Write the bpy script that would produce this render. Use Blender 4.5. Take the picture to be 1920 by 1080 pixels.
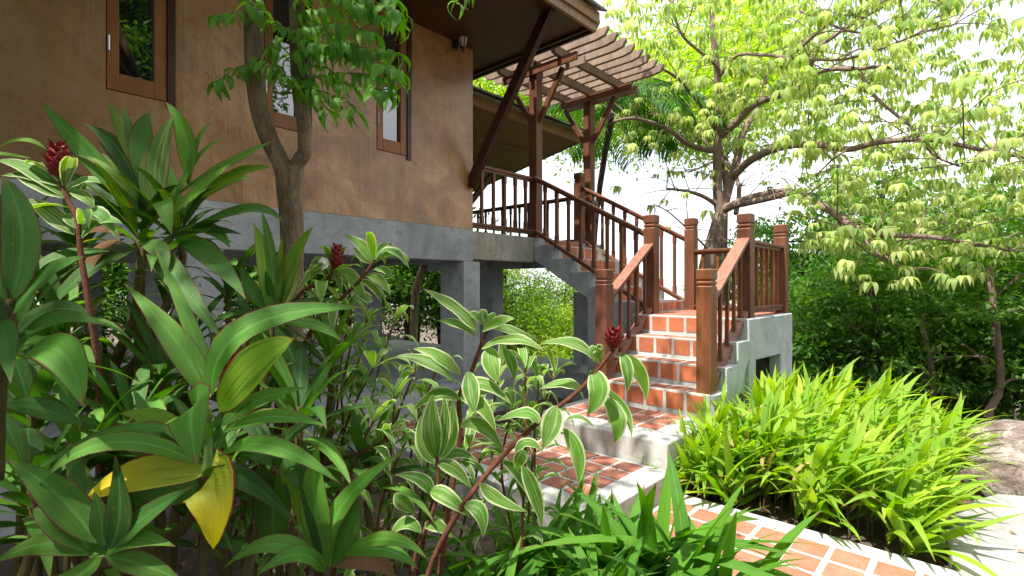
import bpy, math, random
import numpy as np
from mathutils import Vector, Matrix
R = math.radians
SC = bpy.context.scene
for o in list(bpy.data.objects): bpy.data.objects.remove(o)

# ------------------------------------------------------------------ camera
CAMZ = 1.07
cd = bpy.data.cameras.new("camera"); cam = bpy.data.objects.new("camera", cd)
SC.collection.objects.link(cam); SC.camera = cam
cd.sensor_width = 36; cd.lens = 970/1920*36; cd.shift_y = -0.0016
cd.clip_start = 0.02; cd.clip_end = 400
cam.location = (0, 0, CAMZ)
FW = (0.737, 0.676); RT = (0.676, -0.737)
cam.rotation_euler = (R(90), 0, math.atan2(FW[1], FW[0]) - R(90))
cd.dof.use_dof = False

# ------------------------------------------------------------------ light
SUN_DIR = Vector((-0.97, 0.08, 0)).normalized()          # horizontal direction towards the sun
ELEV = R(63)
to_sun = Vector((SUN_DIR.x*math.cos(ELEV), SUN_DIR.y*math.cos(ELEV), math.sin(ELEV)))
w = bpy.data.worlds.new("World"); SC.world = w; w.use_nodes = True
nt = w.node_tree; bg = nt.nodes["Background"]; sky = nt.nodes.new("ShaderNodeTexSky")
sky.sky_type = 'NISHITA'; sky.sun_disc = False; sky.sun_elevation = ELEV
sky.sun_rotation = math.atan2(to_sun.x, to_sun.y)
sky.air_density = 1.0; sky.dust_density = 4.0; sky.ozone_density = 0.6
# thin bright cloud over most of the sky, blue showing faintly through
tc = nt.nodes.new("ShaderNodeTexCoord"); mp = nt.nodes.new("ShaderNodeMapping"); mp.inputs["Scale"].default_value = (1, 1, 2.2)
nz = nt.nodes.new("ShaderNodeTexNoise"); nz.inputs["Scale"].default_value = 1.7; nz.inputs["Detail"].default_value = 7; nz.inputs["Roughness"].default_value = .58
nt.links.new(tc.outputs["Generated"], mp.inputs[0]); nt.links.new(mp.outputs[0], nz.inputs["Vector"])
cr = nt.nodes.new("ShaderNodeValToRGB"); cr.color_ramp.elements[0].position = .30; cr.color_ramp.elements[0].color = (.35, .35, .35, 1); cr.color_ramp.elements[1].position = .55; cr.color_ramp.elements[1].color = (.97, .97, .97, 1)
nt.links.new(nz.outputs[0], cr.inputs[0])
mxs = nt.nodes.new("ShaderNodeMix"); mxs.data_type = 'RGBA'; nt.links.new(cr.outputs[0], mxs.inputs[0])
nt.links.new(sky.outputs[0], mxs.inputs[6]); mxs.inputs[7].default_value = (5.6, 5.7, 5.9, 1)
nt.links.new(mxs.outputs[2], bg.inputs[0]); bg.inputs[1].default_value = 0.15
sd = bpy.data.lights.new("sun", 'SUN'); sun = bpy.data.objects.new("sun", sd); SC.collection.objects.link(sun)
sd.energy = 4.1; sd.angle = R(0.6); sd.color = (1.0, 0.95, 0.86)
sun.rotation_euler = (-to_sun).to_track_quat('-Z', 'Y').to_euler()
SC.view_settings.view_transform = 'Standard'; SC.view_settings.look = 'None'
SC.view_settings.gamma = 1; SC.view_settings.use_curve_mapping = False
SC.view_settings.exposure = 1.2
cy = SC.cycles
cy.max_bounces = 7; cy.diffuse_bounces = 4; cy.glossy_bounces = 3; cy.transmission_bounces = 4
cy.transparent_max_bounces = 4; cy.caustics_reflective = False; cy.caustics_refractive = False
cy.use_denoising = True; cy.sample_clamp_indirect = 6

# ------------------------------------------------------------------ helpers
rnd = random.Random(7)
rng = np.random.default_rng(7)
def U(a, b): return rnd.uniform(a, b)
def W(px, py, D):
    """A point seen at photograph pixel (px, py), D metres ahead."""
    rx = (px-960)/970*D; z = CAMZ-(py-537)/970*D
    return Vector((RT[0]*rx+FW[0]*D, RT[1]*rx+FW[1]*D, z))
LOC = {}
def wl(o): return LOC.get(o.name, Vector((0, 0, 0))) if o else Vector((0, 0, 0))
def props(o, label=None, cat=None, group=None, kind=None):
    if label: o["label"] = label
    if cat: o["category"] = cat
    if group: o["group"] = group
    if kind: o["kind"] = kind
    return o
def thing(name, label, cat, loc=(0, 0, 0), group=None):
    o = bpy.data.objects.new(name, None); SC.collection.objects.link(o)
    o.empty_display_size = .1
    o.location = loc; LOC[o.name] = Vector(loc)
    return props(o, label, cat, group)
def mesh(name, v, f, mat, uv=None, smooth=False):
    me = bpy.data.meshes.new(name)
    v = np.asarray(v, dtype=np.float32).reshape(-1, 3)
    if isinstance(f, np.ndarray) and f.ndim == 2:
        n, k = f.shape
        me.vertices.add(len(v)); me.vertices.foreach_set("co", v.ravel())
        me.loops.add(n*k); me.loops.foreach_set("vertex_index", f.astype(np.int32).ravel())
        me.polygons.add(n); me.polygons.foreach_set("loop_start", np.arange(0, n*k, k, dtype=np.int32))
        me.polygons.foreach_set("loop_total", np.full(n, k, dtype=np.int32))
        me.update(calc_edges=True)
    else:
        me.from_pydata([tuple(map(float, q)) for q in v], [], [tuple(map(int, q)) for q in f]); me.update()
    if uv is not None:
        l = me.uv_layers.new(name="UVMap")
        idx = np.empty(len(me.loops), dtype=np.int32); me.loops.foreach_get("vertex_index", idx)
        l.data.foreach_set("uv", np.asarray(uv, dtype=np.float32)[idx].ravel())
    if smooth: me.polygons.foreach_set("use_smooth", np.ones(len(me.polygons), dtype=bool))
    if mat: me.materials.append(mat)
    return me
def link(name, me, loc=(0, 0, 0), parent=None, mtx=None):
    """LOC in world coordinates; the thing above has no rotation."""
    o = bpy.data.objects.new(name, me); SC.collection.objects.link(o)
    LOC[o.name] = Vector(loc)
    base = wl(parent)
    if parent: o.parent = parent
    if mtx is not None:
        m = mtx.copy(); LOC[o.name] = m.translation.copy(); m.translation = m.translation-base; o.matrix_basis = m
    else: o.location = Vector(loc)-base
    return o
def part(name, vf, mat, parent=None, uv=None, smooth=False, kind=None, bevel=0):
    v, f = vf
    v = np.asarray(v, dtype=float).reshape(-1, 3)
    c = np.array([(v[:, 0].min()+v[:, 0].max())/2, (v[:, 1].min()+v[:, 1].max())/2, v[:, 2].min()])
    me = mesh(name, v-c, f, mat, uv, smooth)
    o = link(name, me, c, parent)
    if kind: o["kind"] = kind
    if bevel:
        b = o.modifiers.new("edge", 'BEVEL'); b.width = bevel; b.segments = 2; b.limit_method = 'ANGLE'; b.angle_limit = R(40)
    return o
BF = [(0,3,2,1),(4,5,6,7),(0,1,5,4),(1,2,6,5),(2,3,7,6),(3,0,4,7)]
def box(x0, x1, y0, y1, z0, z1):
    return ([(x0,y0,z0),(x1,y0,z0),(x1,y1,z0),(x0,y1,z0),(x0,y0,z1),(x1,y0,z1),(x1,y1,z1),(x0,y1,z1)], BF)
def join(*parts):
    V, F = [], []
    for v, f in parts:
        n = len(V); V += [tuple(q) for q in v]; F += [tuple(i+n for i in q) for q in f]
    return V, F
def beam(p0, p1, w, h, up=(0, 0, 1), plumb=True):
    """A timber from p0 to p1 (centre of its section); W across, H deep; plumb keeps its end cuts vertical."""
    p0, p1, up = Vector(p0), Vector(p1), Vector(up)
    d = (p1-p0).normalized(); s = d.cross(up).normalized()
    n = up if plumb else s.cross(d).normalized()
    if plumb: h = h/max(.2, abs((s.cross(d)).normalized().dot(up)))
    V = []
    for p in (p0, p1):
        for a, b in ((-1,-1),(1,-1),(1,1),(-1,1)): V.append(p+s*(a*w/2)+n*(b*h/2))
    return V, [(0,1,2,3),(7,6,5,4),(0,4,5,1),(1,5,6,2),(2,6,7,3),(3,7,4,0)]
def prism(poly, axis, c0, c1):
    """POLY = list of 2D points in the plane normal to AXIS ('x','y','z'), from c0 to c1."""
    def P(a, b, c): return {'x': (c, a, b), 'y': (a, c, b), 'z': (a, b, c)}[axis]
    n = len(poly); V = [P(a, b, c0) for a, b in poly]+[P(a, b, c1) for a, b in poly]
    F = [tuple(range(n)), tuple(range(2*n-1, n-1, -1))]+[(i, i+n, (i+1)%n+n, (i+1)%n) for i in range(n)]
    return V, F
def rings(cx, cy, prof, sides=4, rot=math.pi/4, k=math.sqrt(2)):
    """Stack of square (or round) rings: prof = [(z, half width)]."""
    V, F = [], []
    for z, r in prof:
        for i in range(sides):
            a = rot+2*math.pi*i/sides; V.append((cx+math.cos(a)*r*k, cy+math.sin(a)*r*k, z))
    for j in range(len(prof)-1):
        for i in range(sides):
            a, b = j*sides+i, j*sides+(i+1) % sides; F.append((a, b, b+sides, a+sides))
    F.append(tuple(range(sides-1, -1, -1))); F.append(tuple(range((len(prof)-1)*sides, len(prof)*sides)))
    return V, F
def tube(pts, rad, sides=8, cap=True):
    pts = [Vector(p) for p in pts]; V, F = [], []
    ref = Vector((0.31, 0.2, 0.93)).normalized()
    for i, p in enumerate(pts):
        d = (pts[min(i+1, len(pts)-1)]-pts[max(i-1, 0)]).normalized()
        s = d.cross(ref)
        if s.length < .05: s = d.cross(Vector((1, 0, 0)))
        s.normalize(); t = s.cross(d).normalized()
        r = rad[i] if hasattr(rad, '__len__') else rad
        for k in range(sides):
            a = 2*math.pi*k/sides; V.append(tuple(p+s*(math.cos(a)*r)+t*(math.sin(a)*r)))
    for j in range(len(pts)-1):
        for k in range(sides):
            a, b = j*sides+k, j*sides+(k+1) % sides; F.append((a, b, b+sides, a+sides))
    if cap: F.append(tuple(range(sides-1, -1, -1))); F.append(tuple(range((len(pts)-1)*sides, len(pts)*sides)))
    return V, F
def smooth_path(pts, n=4):
    P = [Vector(p) for p in pts]; out = []
    for i in range(len(P)-1):
        p0, p1, p2, p3 = P[max(i-1, 0)], P[i], P[i+1], P[min(i+2, len(P)-1)]
        for k in range(n):
            t = k/n
            out.append(.5*((2*p1)+(p2-p0)*t+(2*p0-5*p1+4*p2-p3)*t*t+(-p0+3*p1-3*p2+p3)*t**3))
    out.append(P[-1]); return out

# ------------------------------------------------------------------ materials
def newmat(name):
    m = bpy.data.materials.new(name); m.use_nodes = True
    return m, m.node_tree, m.node_tree.nodes["Principled BSDF"]
def N(t, kind, **kw):
    n = t.nodes.new(kind)
    for k, v in kw.items(): setattr(n, k, v)
    return n
def L(t, a, b): t.links.new(a, b)
def ramp(t, fac, stops):
    r = N(t, "ShaderNodeValToRGB"); e = r.color_ramp.elements
    while len(e) < len(stops): e.new(.5)
    for el, (p, c) in zip(e, stops): el.position = p; el.color = (*c, 1) if len(c) == 3 else c
    L(t, fac, r.inputs[0]); return r.outputs[0]
def noise(t, vec, scale, detail=5, rough=.6, dist=0):
    n = N(t, "ShaderNodeTexNoise"); n.inputs["Scale"].default_value = scale; n.inputs["Detail"].default_value = detail
    n.inputs["Roughness"].default_value = rough; n.inputs["Distortion"].default_value = dist
    if vec is not None: L(t, vec, n.inputs["Vector"])
    return n.outputs[0]
def pos(t, scale=(1, 1, 1)):
    g = N(t, "ShaderNodeNewGeometry"); m = N(t, "ShaderNodeMapping"); m.inputs["Scale"].default_value = scale
    L(t, g.outputs["Position"], m.inputs[0]); return m.outputs[0]
def ocoord(t, scale=(1, 1, 1)):
    g = N(t, "ShaderNodeTexCoord"); m = N(t, "ShaderNodeMapping"); m.inputs["Scale"].default_value = scale
    oi = N(t, "ShaderNodeObjectInfo"); v = N(t, "ShaderNodeVectorMath", operation='ADD')
    mm = N(t, "ShaderNodeMath", operation='MULTIPLY'); mm.inputs[1].default_value = 37; L(t, oi.outputs["Random"], mm.inputs[0])
    L(t, g.outputs["Object"], v.inputs[0]); L(t, mm.outputs[0], v.inputs[1]); L(t, v.outputs[0], m.inputs[0]); return m.outputs[0]
def mix(t, fac, a, b, mode='MIX'):
    n = N(t, "ShaderNodeMix", data_type='RGBA', blend_type=mode)
    for s, val in ((0, fac), (6, a), (7, b)):
        if isinstance(val, (int, float)): n.inputs[s].default_value = val
        elif isinstance(val, tuple): n.inputs[s].default_value = (*val, 1)
        else: L(t, val, n.inputs[s])
    return n.outputs[2]
def math_(t, op, a, b=None, clamp=False):
    n = N(t, "ShaderNodeMath", operation=op); n.use_clamp = clamp
    for s, val in ((0, a), (1, b)):
        if val is None: continue
        if isinstance(val, (int, float)): n.inputs[s].default_value = val
        else: L(t, val, n.inputs[s])
    return n.outputs[0]
def bump(t, bs, h, strength=.3, dist=.01):
    b = N(t, "ShaderNodeBump"); b.inputs["Strength"].default_value = strength; b.inputs["Distance"].default_value = dist
    L(t, h, b.inputs["Height"]); L(t, b.outputs[0], bs.inputs["Normal"])
def mat_wood(name, dark, light, rough=.42, scale=1.0):
    m, t, b = newmat(name)
    v = ocoord(t, (26*scale, 26*scale, 2.2*scale)); n1 = noise(t, v, 1.0, 6, .65, .4)
    n2 = noise(t, ocoord(t, (3, 3, 2)), 1.5, 3, .6)
    c = ramp(t, n1, [(.3, dark), (.72, light)])
    oi = N(t, "ShaderNodeObjectInfo")
    c = mix(t, math_(t, 'MULTIPLY', oi.outputs["Random"], .35), c, tuple(.45*q for q in dark))
    c = mix(t, ramp(t, n2, [(.35, (0, 0, 0)), (.75, (.35, .35, .35))]), c, tuple(1.5*q for q in light))
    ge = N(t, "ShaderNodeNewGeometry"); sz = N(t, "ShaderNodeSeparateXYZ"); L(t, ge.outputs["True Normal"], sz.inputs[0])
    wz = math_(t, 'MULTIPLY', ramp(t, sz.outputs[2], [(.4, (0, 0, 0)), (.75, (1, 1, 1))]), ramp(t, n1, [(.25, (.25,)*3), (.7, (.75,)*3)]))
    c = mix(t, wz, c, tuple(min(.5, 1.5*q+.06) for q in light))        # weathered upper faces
    L(t, c, b.inputs["Base Color"]); b.inputs["Specular IOR Level"].default_value = .35
    L(t, ramp(t, n2, [(.3, (rough-.12,)*3), (.8, (rough+.15,)*3)]), b.inputs["Roughness"])
    bump(t, b, n1, .25, .004); return m
M = {}
M['wood'] = mat_wood('red_brown_timber', (.075, .029, .017), (.20, .080, .042))
M['wood_warm'] = mat_wood('warm_orange_timber', (.11, .040, .016), (.25, .095, .035), .45)
M['wood_dark'] = mat_wood('dark_timber', (.020, .008, .005), (.06, .022, .012), .38)
M['wood_frame'] = mat_wood('orange_window_timber', (.17, .065, .018), (.30, .12, .032), .4)
M['wood_grey'] = mat_wood('weathered_timber', (.13, .088, .062), (.33, .24, .18), .75)
M['fascia'] = mat_wood('fascia_timber', (.15, .08, .03), (.30, .17, .07), .5)
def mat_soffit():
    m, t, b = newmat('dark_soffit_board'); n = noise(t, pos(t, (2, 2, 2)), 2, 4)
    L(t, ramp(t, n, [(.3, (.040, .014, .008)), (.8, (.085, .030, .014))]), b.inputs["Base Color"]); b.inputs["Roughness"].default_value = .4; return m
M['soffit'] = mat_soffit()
M['soffit_warm'] = mat_wood('brown_ceiling_board', (.14, .060, .026), (.22, .10, .045), .6)
def mat_concrete(name, lo, hi, stain=.5, warm=(.26, .21, .13)):
    m, t, b = newmat(name)
    n1 = noise(t, pos(t), 2.6, 8, .68, .6); n2 = noise(t, pos(t), 14, 6, .7); n3 = noise(t, pos(t, (9, 9, .9)), 1.3, 4, .6)
    c = ramp(t, n1, [(.34, lo), (.64, hi)])
    c = mix(t, math_(t, 'MULTIPLY', ramp(t, n3, [(.5, (0, 0, 0)), (.72, (1, 1, 1))]), stain), c, warm)
    c = mix(t, ramp(t, n2, [(.30, (.6, .6, .6)), (.46, (0, 0, 0))]), c, tuple(.55*q for q in lo))
    L(t, c, b.inputs["Base Color"]); b.inputs["Roughness"].default_value = .82; b.inputs["Specular IOR Level"].default_value = .3
    h = math_(t, 'ADD', n2, math_(t, 'MULTIPLY', noise(t, pos(t), 90, 3), .5)); bump(t, b, h, .35, .006); return m
M['conc'] = mat_concrete('grey_concrete', (.23, .255, .275), (.42, .445, .46), .12)
M['conc_beam'] = mat_concrete('stained_concrete', (.25, .24, .21), (.42, .41, .38), .9, (.30, .22, .12))
M['conc_light'] = mat_concrete('pale_concrete', (.37, .37, .355), (.58, .58, .555), .5, (.35, .31, .24))
M['conc_skylit'] = mat_concrete('skylit_bluish_concrete', (.34, .375, .39), (.52, .56, .58), .2, (.36, .36, .30))  # paler, bluer copy of the grey concrete with sky light painted in
M['conc_walk'] = mat_concrete('rough_grey_walk', (.24, .24, .235), (.38, .375, .36), .5, (.24, .20, .15))
M['conc_floor'] = mat_concrete('floor_concrete', (.30, .32, .335), (.46, .48, .50), .2)
def mat_tile(name, lo, hi):
    m, t, b = newmat(name); oi = N(t, "ShaderNodeObjectInfo")
    n1 = noise(t, ocoord(t), 9, 5, .6); n2 = noise(t, ocoord(t), 60, 4, .6)
    c = ramp(t, n1, [(.3, lo), (.7, hi)])
    hsv = N(t, "ShaderNodeHueSaturation"); L(t, c, hsv.inputs["Color"])
    L(t, math_(t, 'ADD', math_(t, 'MULTIPLY', oi.outputs["Random"], .45), .78), hsv.inputs["Value"])
    c2 = mix(t, ramp(t, n2, [(.50, (0, 0, 0)), (.68, (.55, .55, .55))]), hsv.outputs[0], (.44, .25, .175))
    c2 = mix(t, ramp(t, noise(t, pos(t), 6, 6, .7), [(.42, (0, 0, 0)), (.62, (.5, .5, .5))]), c2, (.24, .10, .06))
    L(t, c2, b.inputs["Base Color"]); b.inputs["Roughness"].default_value = .6; bump(t, b, n2, .25, .002); return m
M['tile'] = mat_tile('terracotta_tile', (.46, .115, .04), (.58, .165, .062))
M['tile_floor'] = mat_tile('worn_terracotta_tile', (.36, .115, .072), (.46, .17, .105))
def mat_stucco():
    m, t, b = newmat('ochre_polished_plaster')
    n1 = noise(t, pos(t), 1.9, 8, .68, .9); n2 = noise(t, pos(t, (16, 16, 1.6)), 1.4, 5, .65, .3); n3 = noise(t, pos(t), 5, 6, .7, .8)
    c = ramp(t, n1, [(.32, (.17, .084, .028)), (.5, (.40, .205, .080)), (.66, (.60, .36, .19))])
    c = mix(t, math_(t, 'MULTIPLY', ramp(t, n2, [(.35, (0, 0, 0)), (.75, (1, 1, 1))]), .22), c, (.16, .085, .03))
    c = mix(t, ramp(t, n3, [(.52, (0, 0, 0)), (.72, (.55, .55, .55))]), c, (.40, .24, .12))
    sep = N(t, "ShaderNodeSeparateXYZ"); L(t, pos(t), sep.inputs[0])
    olive_shade = math_(t, 'ADD', math_(t, 'MULTIPLY', sep.outputs[0], -.30), math_(t, 'MULTIPLY', n1, 1.0))  # tree shade and olive tone towards the left, painted into the plaster
    c = mix(t, math_(t, 'MULTIPLY', ramp(t, olive_shade, [(.1, (0, 0, 0)), (.5, (1, 1, 1))]), .62), c, (.085, .062, .020))
    dr = noise(t, pos(t, (30, 30, .55)), 1.0, 4, .6, .1)      # run-down streaks
    c = mix(t, math_(t, 'MULTIPLY', ramp(t, dr, [(.52, (0, 0, 0)), (.66, (1, 1, 1))]), .22), c, (.15, .09, .04))
    cm = noise(t, pos(t), 1.1, 9, .6, 1.8); ck = math_(t, 'ABSOLUTE', math_(t, 'SUBTRACT', cm, .5))
    c = mix(t, math_(t, 'MULTIPLY', ramp(t, ck, [(.0, (1, 1, 1)), (.006, (0, 0, 0))]), .45), c, (.08, .045, .02))
    L(t, c, b.inputs["Base Color"])
    L(t, ramp(t, n3, [(.3, (.22,)*3), (.7, (.42,)*3)]), b.inputs["Roughness"]); b.inputs["Specular IOR Level"].default_value = .55
    bump(t, b, math_(t, 'ADD', n3, math_(t, 'MULTIPLY', n2, .7)), .4, .012); return m
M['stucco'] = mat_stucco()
def mat_plain(name, col, rough=.5, metal=0, spec=.5):
    m, t, b = newmat(name); b.inputs["Base Color"].default_value = (*col, 1); b.inputs["Roughness"].default_value = rough
    b.inputs["Metallic"].default_value = metal; b.inputs["Specular IOR Level"].default_value = spec
    n = noise(t, pos(t), 30, 3); bump(t, b, n, .08, .002); return m
M['black'] = mat_plain('black_iron', (.012, .012, .013), .4)
M['opal'] = mat_plain('opal_glass', (.62, .58, .48), .15)
M['steel'] = mat_plain('steel', (.6, .6, .62), .3, 1)
M['cord'] = mat_plain('pale_cord', (.42, .30, .22), .6)
M['glass'] = mat_plain('dark_window_glass', (.004, .006, .006), .02, 0, 1.0)
M['glass'].node_tree.nodes["Principled BSDF"].inputs["Coat Weight"].default_value = 1
M['glass'].node_tree.nodes["Principled BSDF"].inputs["Coat IOR"].default_value = 2.0
M['glass'].node_tree.nodes["Principled BSDF"].inputs["Coat Roughness"].default_value = .01
for l in list(M['glass'].node_tree.links):
    if l.to_socket.name == "Normal": M['glass'].node_tree.links.remove(l)
def mat_roof():
    m, t, b = newmat('grey_roof_shingle'); n = noise(t, ocoord(t), 12, 6, .7)
    L(t, ramp(t, n, [(.3, (.16, .17, .15)), (.7, (.40, .41, .38))]), b.inputs["Base Color"]); b.inputs["Roughness"].default_value = .8; bump(t, b, n, .4, .01); return m
M['roof'] = mat_roof()
def mat_soil():
    m, t, b = newmat('leaf_littered_soil'); n = noise(t, pos(t), 22, 8, .75); n2 = noise(t, pos(t), 3, 4)
    c = ramp(t, n, [(.3, (.030, .020, .014)), (.55, (.10, .072, .052)), (.75, (.22, .17, .13))])
    c = mix(t, ramp(t, n2, [(.4, (0, 0, 0)), (.7, (.5, .5, .5))]), c, (.20, .155, .125))
    L(t, c, b.inputs["Base Color"]); b.inputs["Roughness"].default_value = .95; bump(t, b, n, .9, .03); return m
M['soil'] = mat_soil()
def mat_rock():
    m, t, b = newmat('mottled_granite'); n = noise(t, pos(t), 7, 8, .75, .5); n2 = noise(t, pos(t), 60, 4, .7)
    c = ramp(t, n, [(.36, (.09, .06, .05)), (.5, (.23, .175, .15)), (.62, (.50, .45, .40))])
    c = mix(t, ramp(t, n2, [(.35, (.7,)*3), (.5, (0, 0, 0))]), c, (.06, .045, .04))
    L(t, c, b.inputs["Base Color"]); b.inputs["Roughness"].default_value = .85
    bump(t, b, math_(t, 'ADD', n, math_(t, 'MULTIPLY', n2, .4)), .8, .03); return m
M['rock'] = mat_rock()
def mat_bark(name, lo, hi, sc=1.0):
    m, t, b = newmat(name); n = noise(t, pos(t, (14*sc, 14*sc, 4*sc)), 2.2, 8, .75, .6); n2 = noise(t, pos(t), 5, 4)
    c = ramp(t, n, [(.3, lo), (.7, hi)]); c = mix(t, ramp(t, n2, [(.45, (0, 0, 0)), (.7, (.45,)*3)]), c, tuple(min(1, 1.35*q) for q in hi))
    L(t, c, b.inputs["Base Color"]); b.inputs["Roughness"].default_value = .9; bump(t, b, n, 1.0, .035); return m
M['bark'] = mat_bark('grey_brown_bark', (.06, .036, .020), (.40, .29, .18))
M['bark2'] = mat_bark('pinkish_brown_bark', (.12, .078, .064), (.34, .24, .20), .7)
M['bark_dark'] = mat_bark('dark_bark', (.02, .013, .010), (.075, .048, .035), .6)
M['stem_red'] = mat_bark('red_cane', (.16, .045, .028), (.30, .10, .055), 2)
M['stem_green'] = mat_bark('ringed_green_stem', (.10, .075, .02), (.20, .16, .045), 2)
M['bract'] = mat_plain('crimson_bract', (.22, .008, .012), .45)
M['petal'] = mat_plain('white_petal', (.75, .73, .66), .5)

def leaf_mat(name, body, body2, edge=None, mid=None, streak=None, trans=.35, rough=.5, edge_w=.16, island=False, spec=.25, tcol=None, tip=None):
    """Leaf colours from its UV: u runs -1..1 across (stored 0..1), v along the blade."""
    m, t, b = newmat(name)
    oi = N(t, "ShaderNodeObjectInfo"); rv = oi.outputs["Random"]
    if island:
        g = N(t, "ShaderNodeNewGeometry"); rv = g.outputs["Random Per Island"]
    c = mix(t, rv, body, body2)
    hs = N(t, "ShaderNodeHueSaturation"); L(t, c, hs.inputs["Color"])
    r2 = math_(t, 'FRACT', math_(t, 'MULTIPLY', rv, 17.3)); L(t, math_(t, 'ADD', math_(t, 'MULTIPLY', r2, .55), .72), hs.inputs["Value"])
    c = hs.outputs[0]
    if not island:
        uv = N(t, "ShaderNodeUVMap"); sep = N(t, "ShaderNodeSeparateXYZ"); L(t, uv.outputs[0], sep.inputs[0])
        u = math_(t, 'ABSOLUTE', math_(t, 'SUBTRACT', math_(t, 'MULTIPLY', sep.outputs[0], 2), 1))
        cmb = N(t, "ShaderNodeCombineXYZ"); L(t, sep.outputs[0], cmb.inputs[0]); L(t, sep.outputs[1], cmb.inputs[1]); L(t, math_(t, 'MULTIPLY', rv, 50), cmb.inputs[2])
        mp = N(t, "ShaderNodeMapping"); mp.inputs["Scale"].default_value = (7, .55, 1); L(t, cmb.outputs[0], mp.inputs[0])
        st = noise(t, mp.outputs[0], 1.6, 3, .5)
        if streak: c = mix(t, math_(t, 'MULTIPLY', ramp(t, st, [(.53, (0, 0, 0)), (.61, (1, 1, 1))]), .75), c, streak)
        else: c = mix(t, math_(t, 'MULTIPLY', ramp(t, st, [(.35, (0, 0, 0)), (.7, (1, 1, 1))]), .3), c, tuple(min(1, 1.7*q) for q in body))
        # slanting side veins, blotches and a dry tip
        vn = math_(t, 'SINE', math_(t, 'ADD', math_(t, 'MULTIPLY', sep.outputs[1], 150), math_(t, 'MULTIPLY', u, -26)))
        vm = math_(t, 'MULTIPLY', ramp(t, vn, [(.55, (0, 0, 0)), (1.0, (1, 1, 1))]), .16)
        c = mix(t, vm, c, tuple(min(1, 1.9*q+.02) for q in body))
        mb = N(t, "ShaderNodeMapping"); mb.inputs["Scale"].default_value = (3, 6, 1); L(t, cmb.outputs[0], mb.inputs[0]); bl = noise(t, mb.outputs[0], 2.2, 6, .7)
        c = mix(t, math_(t, 'MULTIPLY', ramp(t, bl, [(.56, (0, 0, 0)), (.70, (1, 1, 1))]), .30), c, (.26, .27, .07))
        c = mix(t, math_(t, 'MULTIPLY', ramp(t, bl, [(.665, (0, 0, 0)), (.69, (1, 1, 1))]), .8), c, (.13, .075, .03))
        c = mix(t, ramp(t, math_(t, 'ADD', sep.outputs[1], math_(t, 'MULTIPLY', math_(t, 'SUBTRACT', bl, .5), .35)), [(.93, (0, 0, 0)), (.985, (1, 1, 1))]), c, (.20, .11, .04))
        if tip: c = mix(t, ramp(t, math_(t, 'ADD', sep.outputs[1], math_(t, 'MULTIPLY', st, .5)), [(.6, (0, 0, 0)), (1.0, (1, 1, 1))]), c, tip)
        if mid: c = mix(t, ramp(t, u, [(.03, (1, 1, 1)), (.16, (0, 0, 0))]), c, mid)
        if edge:
            jit = math_(t, 'ADD', u, math_(t, 'MULTIPLY', math_(t, 'SUBTRACT', st, .5), .35 if streak else .08))
            c = mix(t, ramp(t, jit, [(1-edge_w-.04, (0, 0, 0)), (1-edge_w+.02, (1, 1, 1))]), c, edge)
        wv = N(t, "ShaderNodeTexNoise"); wv.inputs["Scale"].default_value = 1.0; wv.inputs["Detail"].default_value = 3
        mp2 = N(t, "ShaderNodeMapping"); mp2.inputs["Scale"].default_value = (40, 1.5, 1); L(t, cmb.outputs[0], mp2.inputs[0]); L(t, mp2.outputs[0], wv.inputs["Vector"])
        bump(t, b, wv.outputs[0], .5, .004)
    L(t, c, b.inputs["Base Color"]); b.inputs["Roughness"].default_value = rough; b.inputs["Specular IOR Level"].default_value = spec
    tr = N(t, "ShaderNodeBsdfTranslucent")
    L(t, mix(t, 1.0, c, tcol or (1.0, 1.0, .55), 'MULTIPLY'), tr.inputs["Color"])
    hs2 = N(t, "ShaderNodeHueSaturation"); hs2.inputs["Saturation"].default_value = 1.1; hs2.inputs["Value"].default_value = 1.9
    L(t, tr.inputs["Color"].links[0].from_socket, hs2.inputs["Color"]); L(t, hs2.outputs[0], tr.inputs["Color"])
    ms = N(t, "ShaderNodeMixShader"); ms.inputs[0].default_value = trans
    L(t, b.outputs[0], ms.inputs[1]); L(t, tr.outputs[0], ms.inputs[2]); L(t, ms.outputs[0], t.nodes["Material Output"].inputs[0])
    return m
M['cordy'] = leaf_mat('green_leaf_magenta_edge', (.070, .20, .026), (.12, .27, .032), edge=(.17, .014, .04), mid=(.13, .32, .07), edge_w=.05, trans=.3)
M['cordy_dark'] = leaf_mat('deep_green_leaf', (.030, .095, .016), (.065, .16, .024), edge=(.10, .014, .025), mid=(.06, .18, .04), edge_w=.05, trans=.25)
M['cordy_lime'] = leaf_mat('lime_streaked_leaf', (.13, .26, .03), (.19, .32, .035), edge=(.19, .03, .03), streak=(.045, .14, .02), edge_w=.06, trans=.4)
M['cordy_pale'] = leaf_mat('cream_and_green_leaf', (.10, .22, .045), (.16, .30, .06), edge=(.24, .06, .06), streak=(.36, .42, .20), edge_w=.05, trans=.35)
M['yellow_leaf'] = leaf_mat('yellowing_leaf', (.55, .60, .09), (.62, .64, .10), edge=(.34, .05, .05), streak=(.22, .34, .03), edge_w=.04, trans=.35, tip=(.86, .70, .04))
M['brown_leaf'] = leaf_mat('dry_brown_leaf', (.09, .045, .02), (.16, .08, .03), trans=.2, rough=.7)
M['costus'] = leaf_mat('white_edged_leaf', (.085, .22, .032), (.15, .29, .04), edge=(.50, .56, .33), streak=(.33, .44, .20), edge_w=.20, trans=.35, rough=.45)
M['strap'] = leaf_mat('strap_leaf', (.050, .165, .014), (.10, .25, .020), mid=(.12, .25, .04), trans=.35)
M['spear'] = leaf_mat('spear_leaf', (.13, .28, .022), (.32, .43, .035), mid=(.24, .38, .06), trans=.38)
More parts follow.
